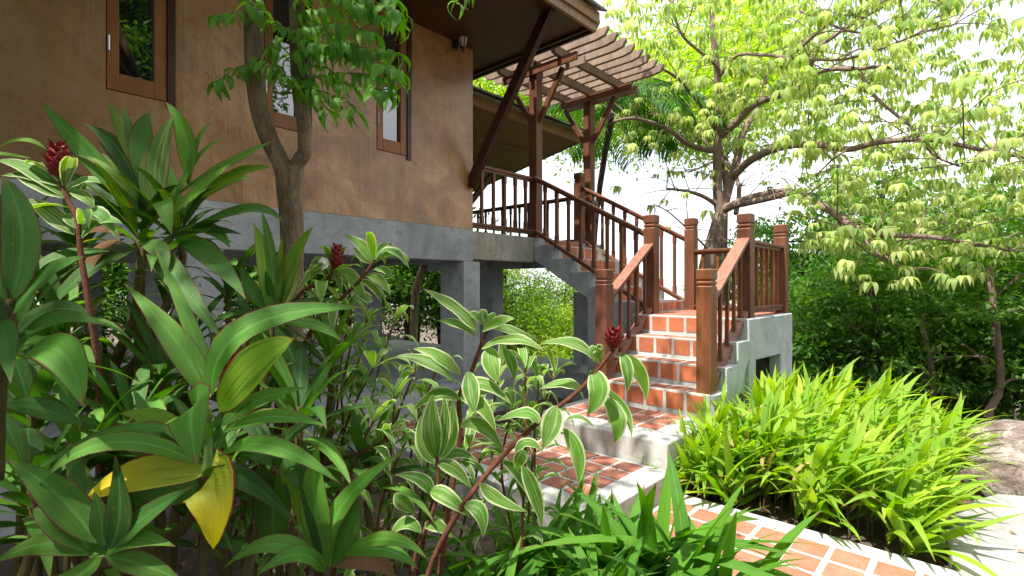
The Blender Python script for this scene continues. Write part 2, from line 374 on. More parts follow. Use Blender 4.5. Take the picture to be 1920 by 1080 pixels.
M['small'] = leaf_mat('small_glossy_leaf', (.060, .19, .024), (.17, .36, .040), mid=(.12, .26, .05), trans=.4, rough=.3)
M['tree_light'] = leaf_mat('pale_drooping_leaf', (.15, .25, .07), (.54, .58, .30), trans=.5, rough=.5)
M['tree_light_i'] = leaf_mat('pale_drooping_foliage', (.12, .22, .06), (.50, .55, .27), trans=.5, rough=.5, island=True)
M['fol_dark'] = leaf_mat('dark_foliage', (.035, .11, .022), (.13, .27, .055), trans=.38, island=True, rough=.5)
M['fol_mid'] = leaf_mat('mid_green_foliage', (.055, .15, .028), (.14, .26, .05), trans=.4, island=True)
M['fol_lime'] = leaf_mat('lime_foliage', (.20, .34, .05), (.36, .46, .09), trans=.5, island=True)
M['fol_canopy'] = leaf_mat('canopy_foliage', (.03, .09, .014), (.06, .14, .02), trans=.3, island=True)
M['palm'] = leaf_mat('palm_leaf', (.030, .10, .020), (.06, .15, .03), trans=.3)
M['litter'] = leaf_mat('fallen_leaf', (.10, .062, .035), (.26, .17, .10), trans=.1, island=True, rough=.8)
M['petiole'] = mat_plain('green_petiole', (.14, .24, .05), .5)
M['dry_spear'] = leaf_mat('dry_straw_leaf', (.36, .27, .10), (.50, .40, .16), trans=.3, rough=.7)
# ------------------------------------------------------------------ ground
def sstep(a, b, x):
    t = np.clip((x-a)/(b-a), 0, 1); return t*t*(3-2*t)
def gz(x, y):
    x = np.asarray(x, float); y = np.asarray(y, float)
    z = -.17+.03*np.sin(1.7*x+.6*y)*np.cos(1.3*y-.4*x)
    z = z-sstep(4.9, 9, x-.25*np.maximum(y-2, 0))*2.6*(1-sstep(5, 12, y)*.55)
    z = z-sstep(18, 60, np.hypot(x, y))*6
    return z-.05*sstep(0, 1, np.abs(x-2.42) < .6)*(y < 1.5)
def make_ground():
    g = np.concatenate([np.linspace(-150, -8, 18), np.linspace(-7.5, 14, 110), np.linspace(15, 150, 18)])
    X, Y = np.meshgrid(g, g, indexing='ij'); Z = gz(X, Y); n = len(g)
    Z = Z+rng.normal(0, .006, Z.shape)
    i, j = np.meshgrid(np.arange(n-1), np.arange(n-1), indexing='ij'); a = (i*n+j).ravel()
    f = np.stack([a, a+n, a+n+1, a+1], 1)
    o = link('ground', mesh('ground', np.stack([X.ravel(), Y.ravel(), Z.ravel()], 1), f, M['soil'], smooth=True)); props(o, kind='structure')
make_ground()

# ------------------------------------------------------------------ tiles laid as parts
_tm = {}
def tile(x0, x1, y0, y1, z0, z1, mat, parent, jig=.0012):
    d = (round(x1-x0, 3), round(y1-y0, 3), round(z1-z0, 3)); k = (d, mat)
    if k not in _tm:
        e = .003; hx, hy, hz = d[0]/2, d[1]/2, d[2]/2
        thin = min(range(3), key=lambda i: d[i])
        V = []
        for s in (-1, 1):
            for a, b in ((-1,-1),(1,-1),(1,1),(-1,1)):
                q = [0, 0, 0]; ax = [i for i in range(3) if i != thin]; hh = (hx, hy, hz)
                q[thin] = s*hh[thin]; q[ax[0]] = a*(hh[ax[0]]-(e if s*(1 if thin == 2 else -1) > 0 else 0)); q[ax[1]] = b*(hh[ax[1]]-(e if s*(1 if thin == 2 else -1) > 0 else 0))
                V.append(q)
        _tm[k] = mesh('tile', V, BF, M[mat])
    c = Vector(((x0+x1)/2+U(-jig, jig), (y0+y1)/2+U(-jig, jig), (z0+z1)/2+U(-jig, jig)*.7))
    return link('tile', _tm[k], c, parent)
P_ = .158; T_ = .136
# ------------------------------------------------------------------ tiled paths
def ground_path():
    p = props(part('path', box(2.02, 2.826, 1.335, 3.57, -.22, 0), M['conc_light'], bevel=.006), kind='structure')
    x = 2.79-T_
    while x > 2.12:
        y = 1.50
        while y+T_ < 3.5:
            tile(x, x+T_, y, y+T_, -.004, .004, 'tile_floor', p); y += P_
        x -= P_
    q = props(part('path', box(1.96, 2.88, -3.2, 1.33, -.42, -.13), M['conc_light'], bevel=.008), kind='structure')
    x = 2.745-T_
    while x > 2.0:
        y = 1.30-T_
        while y > -2.9:
            tile(x, x+T_, y, y+T_, -.134, -.126, 'tile_floor', q); y -= P_
        x -= P_
ground_path()
def conc_path():
    pts = [(1815,1100),(1782,1040),(1772,1000),(1785,965),(1822,938),(1870,925),(1990,935),(2300,950),(2300,1600),(1900,1500)]
    poly = []
    for px, py in pts:
        D = (CAMZ+.11)*970/(py-537); q = W(px, py, D); poly.append((q.x, q.y))
    o = part('concrete_path', prism(poly, 'z', -.6, -.11), M['conc_walk'], bevel=.01); props(o, kind='structure')
conc_path()

# ------------------------------------------------------------------ staircase
st = thing('staircase', 'concrete staircase with terracotta tiled risers turning on a landing up to the deck', 'staircase', (3.54, 1.9, 0))
part('platform', box(2.832, 3.54, 1.37, 2.42, -.3, .155), M['conc_light'], st, bevel=.012)
x = 3.50-T_
while x > 2.93:
    y = 1.55
    while y+T_ < 2.36: tile(x, x+T_, y, y+T_, .151, .159, 'tile_floor', st); y += P_
    x -= P_
LX = [3.54, 3.775, 4.01, 4.245]; LZ = [.155, .32, .485, .65, .815]
for k in range(3):
    part('step', box(LX[k], LX[k+1]+(.0 if k == 2 else .0), 1.40, 2.37, LZ[k]-.25, LZ[k+1]), M['conc_light'], st, bevel=.006)
for k in range(4):
    y = 1.43
    while y+T_ < 2.37:
        tile(LX[k]-.004, LX[k]+.004, y, y+T_, LZ[k]+.030, LZ[k+1]-.012, 'tile', st)
        if k < 3: tile(LX[k]+.02, LX[k]+.02+T_, y, y+T_, LZ[k+1]-.004, LZ[k+1]+.004, 'tile_floor', st)
        y += P_
# side stringers of the lower flight, with stepped top and sloping underside
saw = [(3.56, -.3), (3.56, .32)]
for k in range(1, 4): saw += [(LX[k], LZ[k]), (LX[k], LZ[k+1])] if k < 3 else [(LX[3], LZ[3])]
saw = [(3.545, -.3), (3.545, .318), (3.775, .318), (3.775, .483), (4.01, .483), (4.01, .648), (4.243, .648), (4.243, .50), (3.83, .02), (3.70, -.3)]
for y0 in (1.372, 2.34):
    part('stringer', prism(saw, 'y', y0, y0+.027), M['conc_skylit'], st, bevel=.004)
# landing
part('landing', box(4.245, 5.47, 1.40, 2.40, .60, .815), M['conc_light'], st, bevel=.006)
side = [(4.247, -.6), (4.247, .813), (5.47, .813), (5.44, -1.6), (5.06, -1.6), (5.09, .46), (4.41, .475), (4.37, -.6)]
part('landing_wall', prism(side, 'y', 1.37, 1.47), M['conc_skylit'], st, bevel=.008)
part('landing_wall', box(4.25, 5.44, 2.28, 2.398, -1.2, .598), M['conc'], st)
part('landing_wall', box(5.33, 5.435, 1.475, 2.275, -1.6, .598), M['conc'], st)
x = 4.30
while x+T_ < 5.4:
    y = 1.43
    while y+T_ < 2.38: tile(x, x+T_, y, y+T_, .811, .819, 'tile_floor', st); y += P_
    x += P_
# upper flight
UY = [2.40, 2.70, 2.95, 3.20, 3.44, 3.68]; UZ = [.815, .92, 1.07, 1.22, 1.37, 1.52, 1.61]
for k in range(5):
    und = lambda y: max(.62, .956+(y-2.98)*.6)
    part('step', prism([(UY[k], und(UY[k])), (UY[k+1], und(UY[k+1])), (UY[k+1], UZ[k+1]), (UY[k], UZ[k+1])], 'x', 4.50, 5.46), M['conc_light'], st, bevel=.004)
for k in range(6):
    x = 4.58
    while x+.12 < 5.36:
        tile(x, x+.122, UY[k]-.004, UY[k]+.004, UZ[k]+.012, UZ[k+1]-.010, 'tile', st)
        if k < 5: tile(x, x+.122, UY[k]+.015, UY[k]+.145, UZ[k+1]-.004, UZ[k+1]+.004, 'tile_floor', st)
        x += .142
prof = [(2.40, -.2), (2.40, .918)]
for k in range(1, 5): prof += [(UY[k], UZ[k]-.002), (UY[k], UZ[k+1]-.002)]
prof = [(2.402, -.2), (2.402, .918), (2.70, .918), (2.70, 1.068), (2.95, 1.068), (2.95, 1.218), (3.20, 1.218), (3.20, 1.368), (3.44, 1.368), (3.44, 1.518), (3.684, 1.518), (3.684, 1.36), (2.98, .946), (2.98, -.2)]
part('stringer', prism(prof, 'x', 4.38, 4.498), M['conc'], st, bevel=.005)
prof2 = [(p[0], p[1]) for p in prof[1:13]]+[(2.402, .60)]
part('stringer', prism(prof2, 'x', 5.462, 5.50), M['conc'], st)
part('pier', box(5.0, 5.2, 3.16, 3.6, .152, 1.0), M['conc_floor'], st)
part('footing', box(4.55, 5.1, 3.05, 3.56, -.2, .04), M['conc_floor'], st, bevel=.01)

# ------------------------------------------------------------------ railings
NEWEL = lambda z0, z1, r=.052: [(z0, r), (z1-.125, r), (z1-.118, r*.86), (z1-.110, r*.86), (z1-.105, r*1.0), (z1-.092, r*1.0), (z1-.086, r*.84), (z1-.080, r*.84), (z1-.070, r*1.02), (z1-.006, r*1.02), (z1, r*.94)]
def newel(x, y, z0, z1, parent, mat='wood', r=.052, label=None):
    o = part('newel_post', rings(x+r, y+r, NEWEL(z0, z1, r)), M[mat], parent)
    if label: o['label'] = label
    return o
def railing(label, t0, t1, b0, b1, n, wt=.085, ht=.028, wb=.075, hb=.05, bal=.030, skip=(.10, .10), mat='wood', balmat='wood', posts=()):
    """Handrail t0-t1 over bottom rail b0-b1 (centres of their top faces) with n square balusters."""
    t0, t1, b0, b1 = map(Vector, (t0, t1, b0, b1))
    r = thing('wooden_railing', label, 'railing', ((b0.x+b1.x)/2, (b0.y+b1.y)/2, min(b0.z, b1.z)-hb), 'wooden railings of the staircase and deck')
    dz = Vector((0, 0, ht/2))
    part('handrail', beam(t0-dz, t1-dz, wt, ht), M[mat], r, bevel=.004)
    part('under_rail', beam(t0-Vector((0, 0, ht+.012)), t1-Vector((0, 0, ht+.012)), wt*.5, .024), M[mat], r)
    part('bottom_rail', beam(b0-Vector((0, 0, hb*.25)), b1-Vector((0, 0, hb*.25)), wb, hb*.5), M[mat], r, bevel=.003)
    part('bottom_rail', beam(b0-Vector((0, 0, hb*.78)), b1-Vector((0, 0, hb*.78)), wb*.72, hb*.5), M[mat], r, bevel=.003)
    for i in range(n):
        f = skip[0]+(1-skip[0]-skip[1])*(i/(n-1) if n > 1 else .5)
        p = b0.lerp(b1, f); q = t0.lerp(t1, f)-Vector((0, 0, ht+.02)); h = bal/2
        part('baluster', rings(p.x, p.y, [(p.z-.004, h), (p.z+.07, h), (p.z+.09, h*.8), (q.z-.09, h*.8), (q.z-.07, h), (q.z, h)]), M[balmat], r)
    for a in posts: newel(*a[:4], r, *a[4:])
    return r
# lower flight, right-hand side (near) and left-hand side
railing('short sloping railing on the side of the lower flight that faces the bright spear-leaved plants', (3.655, 1.455, .985), (4.362, 1.455, 1.462), (3.655, 1.455, .372), (4.362, 1.455, .87), 5, wt=.10, wb=.085, hb=.055,
        posts=[(3.56, 1.40, .322, 1.192, 'wood_warm', .053), (4.362, 1.40, .818, 1.662, 'wood', .053)])
railing('sloping railing on the house side of the lower tiled flight', (3.655, 2.295, .985), (4.362, 2.295, 1.462), (3.655, 2.295, .372), (4.362, 2.295, .87), 5, wt=.10, wb=.085, hb=.055,
        posts=[(3.56, 2.24, .322, 1.208, 'wood', .053), (4.362, 2.24, .818, 1.73, 'wood', .053)])
railing('level landing railing above the grey concrete wall with a square opening', (4.465, 1.455, 1.456), (5.352, 1.455, 1.456), (4.465, 1.455, .90), (5.352, 1.455, .90), 6, balmat='wood_warm',
        posts=[(5.353, 1.40, .818, 1.66, 'wood', .053)])
railing('level railing at the far edge of the landing, in front of the forked trunk', (5.405, 1.505, 1.46), (5.405, 2.29, 1.46), (5.405, 1.505, .87), (5.405, 2.29, .87), 5, balmat='wood_warm',
        posts=[(5.353, 2.29, .818, 1.80, 'wood', .053)])
railing('long sloping railing along the house side of the upper flight', (4.44, 2.345, 1.575), (4.44, 3.72, 2.30), (4.44, 2.345, .90), (4.44, 3.70, 1.70), 8, wt=.07, wb=.07, hb=.045, bal=.036, skip=(.09, .09))
railing('long sloping railing along the outer side of the upper flight', (5.405, 2.395, 1.60), (5.405, 3.75, 2.33), (5.405, 2.395, .92), (5.405, 3.75, 1.66), 8, wt=.06, wb=.06, hb=.045, bal=.034,
        posts=[(5.353, 3.75, 1.55, 2.50, 'wood', .05)])
railing('level deck railing between the house wall and the pergola post', (3.43, 3.775, 2.295), (4.46, 3.775, 2.295), (3.43, 3.775, 1.705), (4.46, 3.775, 1.705), 6, wt=.065, wb=.065, hb=.05, bal=.036, skip=(.06, .12))
railing('level railing at the back of the deck, seen through the near balusters', (5.6, 3.85, 2.26), (5.6, 7.0, 2.26), (5.6, 3.85, 1.69), (5.6, 7.0, 1.69), 18, wt=.05, wb=.05, hb=.04, bal=.03, mat='wood_dark', balmat='wood_dark', skip=(.03, .03))

# ------------------------------------------------------------------ house
ho = thing('house', 'raised ochre plastered house on a grey concrete base and columns', 'house', (0, 3.65, 0))
HX0, HX1, WY = -7.0, 3.42, 3.65
WX = [(-1.98, -1.643), (-1.12, -.783), (-.26, .077), (.60, .937), (1.464, 1.80), (2.352, 2.689)]
segs = [box(HX0, HX1, WY, WY+.15, 1.62, 2.18), box(HX0, HX1, WY, WY+.15, 3.32, 3.6)]
xs = [HX0]+[q for a in WX for q in a]+[HX1]
for i in range(0, len(xs), 2): segs.append(box(xs[i], xs[i+1], WY, WY+.15, 2.18, 3.32))
segs.append(box(HX1-.15, HX1, WY+.15, 8.0, 1.62, 3.6)); segs.append(box(HX0, HX1-.15, 7.85, 8.0, 1.62, 3.6)); segs.append(box(HX0, HX0+.15, WY+.15, 7.85, 1.62, 3.6))
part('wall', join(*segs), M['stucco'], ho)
part('floor_slab', box(HX0, HX1-.2, WY+.22, 8.0, 1.46, 1.62), M['conc_floor'], ho)
part('base_beam', box(HX0, HX1+.003, WY-.004, WY+.2, 1.31, 1.618), M['conc'], ho, bevel=.006)
part('base_beam', box(HX1-.2, HX1, WY+.2, 8.0, 1.31, 1.618), M['conc'], ho)
part('base_beam', box(HX0, HX1-.2, 4.95, 5.15, 1.26, 1.46), M['conc'], ho)
for cx in (-3.6, -1.3, 1.0): part('column', box(cx, cx+.21, WY+.0, WY+.33, .148, 1.31), M['conc'], ho, bevel=.006)
part('column', box(3.29, 3.503, WY-.015, WY+.33, .148, 1.308), M['conc'], ho, bevel=.006)
part('column', box(4.84, 5.05, 4.79, 5.1, .148, 1.45), M['conc'], ho, bevel=.006)
part('column', box(3.13, 3.18, 4.82, 5.32, .148, 1.26), M['conc'], ho, bevel=.006)
for cx in (-3.6, -1.3, 1.0): part('column', box(cx, cx+.21, 4.9, 5.2, .148, 1.26), M['conc'], ho)
for cx in (-3.6, -1.3, 1.0, 3.2): part('column', box(cx, cx+.21, 7.6, 7.9, .148, 1.31), M['conc'], ho)
for i, (x0, x1) in enumerate(WX):
    y0 = WY-.006
    wn = part('window', join(box(x0+.004, x0+.06, y0, y0+.05, 2.184, 3.316), box(x1-.107, x1-.043, y0, y0+.05, 2.184, 3.316),
                             box(x0+.06, x1-.107, y0+.001, y0+.05, 2.184, 2.285), box(x0+.06, x1-.107, y0+.001, y0+.05, 3.24, 3.316)), M['wood_frame'], ho, bevel=.004)
    part('jamb', box(x1-.042, x1-.002, y0-.012, y0+.12, 2.150, 3.32), M['wood_dark'], wn)
    part('pane', box(x0+.055, x1-.102, y0+.030, y0+.036, 2.28, 3.245), M['glass'], wn)
    if i == 5: part('glazing_bar', box(x0+.062, x1-.109, y0+.006, y0+.045, 2.735, 2.80), M['wood_frame'], wn)
    for zz in (2.40, 3.06): part('hinge', rings(x0+.012, y0-.004, [(zz, .006), (zz+.085, .006)], 8, 0, 1), M['steel'], wn)
part('curtain', box(HX0+.3, HX1-.3, 4.0, 4.02, 1.7, 3.5), M['wood_dark'], ho)
# eaves: soffit, fascia, shingled roof
EX, EY = 3.86, 2.58
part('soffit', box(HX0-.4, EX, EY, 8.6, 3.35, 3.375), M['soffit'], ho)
part('fascia', box(HX0-.4, EX+.03, EY-.03, EY, 3.325, 3.47), M['fascia'], ho, bevel=.004)
part('fascia', box(HX0-.4, EX+.05, EY-.05, EY-.032, 3.40, 3.50), M['fascia'], ho)
part('fascia', box(EX, EX+.03, EY+.002, 8.6, 3.325, 3.47), M['wood_dark'], ho)
part('soffit_batten', box(EX-.07, EX-.04, EY+.01, 8.5, 3.325, 3.349), M['wood_dark'], ho)
rf = part('roof', prism([(EY-.04, 3.502), (5.6, 5.15), (8.7, 3.502), (8.7, 3.48), (EY-.04, 3.48)], 'x', HX0-.45, EX+.0), M['wood_dark'], ho)
sl = math.atan2(5.15-3.502, 5.6-EY+.04)
tmesh = mesh('shingle', *box(-.148, .148, 0, .30, 0, .016), M['roof'])
for r_ in range(9):
    yy = EY-.10+r_*.20*math.cos(sl); zz = 3.492+(r_*.20)*math.sin(sl)+.010
    for c_ in range(12 if r_ else 30):
        xx = EX+.09-.15-c_*.30-(r_ % 2)*.15
        m = Matrix.Translation((xx, yy, zz+.004*(c_ % 2)))@Matrix.Rotation(sl-.05, 4, 'X'); link('shingle', tmesh, parent=rf, mtx=Matrix.Translation(m.translation)@Matrix.Rotation(sl-.05, 4, 'X'))
part('brace', beam((3.385, 3.655, 2.03), (3.36, 2.66, 3.37), .055, .10, plumb=False), M['wood_dark'], ho, bevel=.004)

# deck, joined to the house by its own beams
dk = thing('raised_deck', 'raised deck with water-stained concrete edge at the top of the stairs', 'deck', (4.5, 3.69, 0))
part('edge_beam', box(3.425, 4.378, 3.69, 3.85, 1.335, 1.61), M['conc_beam'], dk, bevel=.005)
part('deck_slab', box(3.425, 5.75, 3.852, 7.2, 1.49, 1.61), M['conc_floor'], dk)
part('deck_slab', box(4.382, 5.75, 3.686, 3.85, 1.45, 1.608), M['conc'], dk)
part('edge_beam', box(5.55, 5.75, 3.853, 7.2, 1.33, 1.488), M['conc'], dk)
part('edge_beam', box(3.425, 5.5, 4.85, 5.03, 1.33, 1.488), M['conc'], dk)
fl = part('floor', box(-7.5, 5.3, 3.6, 7.6, -.2, .148), M['conc_floor'], bevel=.01); props(fl, kind='structure')

# wall lantern
ln = thing('wall_lantern', 'black iron wall lantern with milky glass beside the house corner', 'wall lamp', tuple(W(858, 75, 4.82)))
lx, ly = 3.238, 3.56; lz = 3.36
q = W(866, 75, 4.75)
def px_on_wall(px, py, y=WY):
    k = (px-960)/970; A = (.737+.676*k); B = (.676-.737*k); xx = y*A/B; D = .737*xx+.676*y
    return Vector((xx, y, CAMZ-(py-537)/970*D))
c0 = px_on_wall(852, 80)
part('backplate', box(c0.x-.035, c0.x+.035, WY-.02, WY, c0.z-.07, c0.z+.07), M['black'], ln, bevel=.01)
gx, gy, gz0 = c0.x+.012, WY-.105, c0.z-.075
part('glass_shade', rings(gx, gy, [(gz0, .012), (gz0+.035, .032), (gz0+.08, .043), (gz0+.12, .045)], 12, 0, 1), M['opal'], ln, smooth=True)
for a in range(6):
    an = a*math.pi/3+.2; ca, sa = math.cos(an), math.sin(an)
    part('cage_bar', tube([(gx+ca*r, gy+sa*r, gz0+h) for h, r in ((-.02, .006), (.0, .02), (.035, .038), (.08, .049), (.125, .052))], .0045, 6), M['black'], ln)
part('cap', rings(gx, gy, [(gz0+.12, .066), (gz0+.13, .062), (gz0+.15, .035), (gz0+.165, .012), (gz0+.18, .006)], 12, 0, 1), M['black'], ln, smooth=True)
part('finial', rings(gx, gy, [(gz0-.055, .001), (gz0-.035, .010), (gz0-.01, .016), (gz0+.002, .018)], 10, 0, 1), M['black'], ln)
part('bracket', tube(smooth_path([(c0.x, WY-.01, c0.z+.05), (c0.x+.002, WY-.05, c0.z+.11), (gx, gy-.01, c0.z+.14), (gx+.005, gy-.035, c0.z+.115), (gx, gy-.01, c0.z+.10)]), .005, 6), M['black'], ln)
part('cord', tube([(c0.x-.002, WY-.006, c0.z+.06), (c0.x-.002, WY-.006, 3.34)], .005, 6), M['cord'], ln)

# ------------------------------------------------------------------ pergola
pg = thing('pergola', 'red brown timber pergola with slatted top over the head of the stairs', 'pergola', (4.5, 3.75, 1.61))
for (x, y, zb) in ((4.46, 3.72, 1.50), (5.59, 3.76, 1.612)):
    part('post', box(x, x+.11, y, y+.11, zb, 3.60), M['wood'], pg, bevel=.005)
    for y2 in (y+.11+.33, y-.33):
        ys = y+.11 if y2 > y else y
        part('brace', beam((x+.055, ys, 2.93), (x+.055, y2, 3.45), .042, .058, plumb=False), M['wood'], pg, bevel=.003)
    for xx in (x-.030, x+.112):
        part('beam', box(xx, xx+.028, 3.15, 4.22, 3.445, 3.53), M['wood_grey' if xx > x else 'wood'], pg, bevel=.003)
for y in (3.35, 3.755, 4.15):
    poly = [(4.30, 3.60), (4.33, 3.545), (4.40, 3.532), (5.80, 3.532), (5.87, 3.545), (5.90, 3.60), (5.90, 3.625), (4.30, 3.625)]
    part('rafter', prism(poly, 'y', y, y+.05), M['wood_grey'], pg)
for i in range(9):
    x = 4.36+i*.175
    poly = [(2.84, 3.70), (2.88, 3.645), (2.98, 3.628), (4.50, 3.628), (4.60, 3.645), (4.64, 3.70), (4.64, 3.728), (2.84, 3.728)]
    part('slat', prism(poly, 'x', x, x+.042), M['wood_grey'], pg, bevel=.003)

# ------------------------------------------------------------------ pavilion behind the deck
pv = thing('pavilion', 'low-eaved timber pavilion behind the deck under a grey shingled roof', 'pavilion', (5.2, 6.0, 1.6))
PX1, PY0 = 6.62, 4.66
part('soffit', ([(3.5, PY0, 3.31), (PX1, PY0, 3.31), (PX1, 7.3, 2.80), (3.5, 7.3, 2.80), (3.5, PY0, 3.34), (PX1, PY0, 3.34), (PX1, 7.3, 2.83), (3.5, 7.3, 2.83)], BF), M['soffit_warm'], pv)
part('fascia', box(3.45, PX1+.03, PY0-.035, PY0-.002, 3.29, 3.43), M['fascia'], pv, bevel=.004)
part('fascia', beam((PX1+.018, PY0, 3.37), (PX1+.018, 7.3, 2.86), .03, .13), M['wood_dark'], pv)
for y in (5.3, 6.0, 6.7): part('soffit_batten', beam((3.6, y, 3.31-(y-PY0)*.193-.006), (PX1-.05, y, 3.31-(y-PY0)*.193-.006), .02, .012), M['fascia'], pv)
rp = part('roof', ([(3.4, PY0-.10, 3.435), (PX1+.06, PY0-.10, 3.435), (5.8, 6.3, 4.25), (3.4, 6.3, 4.25), (PX1+.06, 7.5, 3.0), (3.4, 7.5, 3.0)], [(0,1,2,3), (1,4,2), (0,3,5), (3,2,4,5), (0,5,4,1)]), M['roof'], pv)
sl2 = math.atan2(4.25-3.435, 6.3-PY0+.10)
m2 = mesh('shingle', *box(-.125, .125, 0, .26, 0, .02), M['roof'])
for r_ in range(8):
    for c_ in range(13-r_//2):
        xx = PX1+.03-.12-c_*.255-(r_ % 2)*.12-r_*.09
        if xx < 3.5: continue
        yy = PY0-.15+r_*.19*math.cos(sl2); zz = 3.43+r_*.19*math.sin(sl2)+.012
        link('shingle', m2, parent=rp, mtx=Matrix.Translation((xx, yy, zz+.004*(c_ % 2)))@Matrix.Rotation(sl2-.06, 4, 'X'))
for (x, y) in ((4.98, 5.6), (6.2, 6.9)): part('post', box(x, x+.13, y, y+.13, 1.612, 3.1), M['wood_dark'], pv)
part('wall', box(3.45, 4.6, 7.05, 7.12, 1.612, 2.84), M['soffit_warm'], pv)
part('brace', beam((5.05, 5.66, 2.1), (5.8, 5.66, 2.9), .06, .08, plumb=False), M['wood_dark'], pv)
part('brace', beam((5.3, 6.5, 1.75), (6.15, 6.9, 2.7), .06, .08, plumb=False), M['wood_dark'], pv)

# ------------------------------------------------------------------ boulders
def boulder(name, c, r, label, seed, mat='rock', sub=4):
    import bmesh
    bm = bmesh.new(); bmesh.ops.create_icosphere(bm, subdivisions=sub, radius=1)
    from mathutils import noise as mn
    for v in bm.verts:
        p = v.co.copy(); k = 1+.30*mn.noise(p*1.1+Vector((seed, 0, 0)))+.07*mn.noise(p*3+Vector((0, seed, 0)))+.035*mn.noise(p*8)+.012*mn.noise(p*20)
        v.co = Vector((p.x*r[0]*k, p.y*r[1]*k, p.z*r[2]*k))
    me = bpy.data.meshes.new(name); bm.to_mesh(me); bm.free(); me.materials.append(M[mat]); me.polygons.foreach_set("use_smooth", [True]*len(me.polygons))
    o = link(name, me, c); return props(o, label, 'rock')
q = W(2020, 905, 3.2); boulder('boulder', (q.x, q.y, -.2), (.60, .74, .37), 'large brownish granite boulder resting on the pale concrete path', 3.1)
q = W(925, 915, 2.45); boulder('boulder', (q.x-.22, q.y+.16, -.17), (.16, .24, .17), 'rough grey stone half hidden by plants at the near edge of the tiled path', 8.3, sub=3)
q = W(1000, 925, 2.2); boulder('boulder', (q.x-.15, q.y+.0, -.21), (.12, .15, .10), 'small flat pinkish stone beside the dark strap-leaved plants', 5.5, sub=3)
# ------------------------------------------------------------------ leaves
def blade(t, kind):
    if kind == 'lance': return max(.07*(1-t), math.sin(math.pi*t**.78)**.95*(1-.12*t))
    if kind == 'oval': return max(.05*(1-t), math.sin(math.pi*min(1, t**.80))**.72)
    if kind == 'lance2': return max(.05*(1-t), math.sin(math.pi*min(1, t**.80))**.92)
    if kind == 'strap': return .55*min(1, t*9)*(1-t**5)**.8*(.75+.25*math.sin(math.pi*t))*1.35
    if kind == 'spear': return max(.04, math.sin(math.pi*t**.62)**.9)
    if kind == 'tri': return max(0, (math.sin(math.pi*min(1, .5+.0*t)))*(1-t)**.75*min(1, t*7+.15))
def strip(base, mid, tip, width, normal, kind='lance', n=9, fold=.22, wave=.05, lanes=4, seed=0):
    """A leaf blade along the curve base-mid-tip; NORMAL is the side its upper face turns to."""
    b, m, p = Vector(base), Vector(mid), Vector(tip)
    c = 2*m-(b+p)*.5                                  # control point so that the curve passes through mid
    r = random.Random(seed); ph = r.uniform(0, 6.3); f2 = r.uniform(1.5, 3.2)
    nn = Vector(normal).normalized(); V, UVs = [], []
    for i in range(n+1):
        t = i/n
        q = b*(1-t)**2+c*(2*t*(1-t))+p*t*t; d = ((c-b)*(1-t)+(p-c)*t)
        if d.length < 1e-6: d = p-b
        d.normalize(); s = nn.cross(d)
        if s.length < .05: s = Vector((0, 0, 1)).cross(d)
        s.normalize(); up = d.cross(s).normalized(); w = blade(t, kind)*width*.5
        for k in range(lanes+1):
            u = -1+2*k/lanes; a = abs(u)
            lift = fold*w*a*(1.15-.45*a)+wave*w*a*a*math.sin(ph+f2*6.28*t+(2.1 if u > 0 else 0))
            V.append(tuple(q+s*(u*w)+up*lift)); UVs.append(((u+1)/2, t))
    F = []
    for i in range(n):
        for k in range(lanes):
            a = i*(lanes+1)+k; F.append((a, a+1, a+lanes+2, a+lanes+1))
    return V, F, UVs
def leaf(parent, base, mid, tip, width, normal, mat, kind='lance', name='leaf', n=9, seed=None, fold=.22, label=None, **kw):
    v, f, uv = strip(base, mid, tip, width, normal, kind, n=n, fold=fold, seed=rnd.random() if seed is None else seed, **kw)
    v = np.array(v); o0 = v[0].copy()
    o = link(name, mesh(name, v-o0, f, M[mat], uv, smooth=True), o0, parent)
    if label: o['label'] = label
    return o
def CN(toward=.7, up=.7, side=0):
    """A face normal partly towards the viewer's side of the bed, partly up."""
    return Vector((-FW[0]*toward+RT[0]*side, -FW[1]*toward+RT[1]*side, up)).normalized()
_lib = {}
def leaf_lib(key, mat, kind, L_, Wd, droops, n=7, lanes=2, fold=.25, count=5):
    """Shared leaf meshes: along +X from the origin, upper side +Z, bending down."""
    if key in _lib: return _lib[key]
    out = []
    for i in range(count):
        dr = droops[0]+(droops[1]-droops[0])*i/max(1, count-1); sd = U(-.12, .12)
        v, f, uv = strip((0, 0, 0), (L_*.5, sd*L_*.3, L_*dr*.12), (L_*(1-.25*dr), sd*L_, -L_*dr*.45), Wd*U(.85, 1.15), (0, 0, 1), kind, n=n, lanes=lanes, fold=fold, seed=i*3.1)
        out.append(mesh('leaf_blade', v, f, M[mat], uv, smooth=True))
    _lib[key] = out; return out
def place_leaf(parent, me, p, az, el, roll=0, s=1, name='leaf'):
    m = Matrix.Translation(p)@Matrix.Rotation(az, 4, 'Z')@Matrix.Rotation(-el, 4, 'Y')@Matrix.Rotation(roll, 4, 'X')@Matrix.Scale(s, 4)
    return link(name, me, parent=parent, mtx=m)
def stem(parent, pts, r0, r1, mat, name='stem', sides=8, n=4, knobs=0):
    P = smooth_path(pts, n); k = len(P)
    rad = [(r0+(r1-r0)*i/(k-1))*(1+knobs*((i % 2)-.5)) for i in range(k)]
    return part(name, tube(P, rad, sides), M[mat], parent, smooth=True)
def gpt(x, y): return Vector((x, y, float(gz(x, y))))

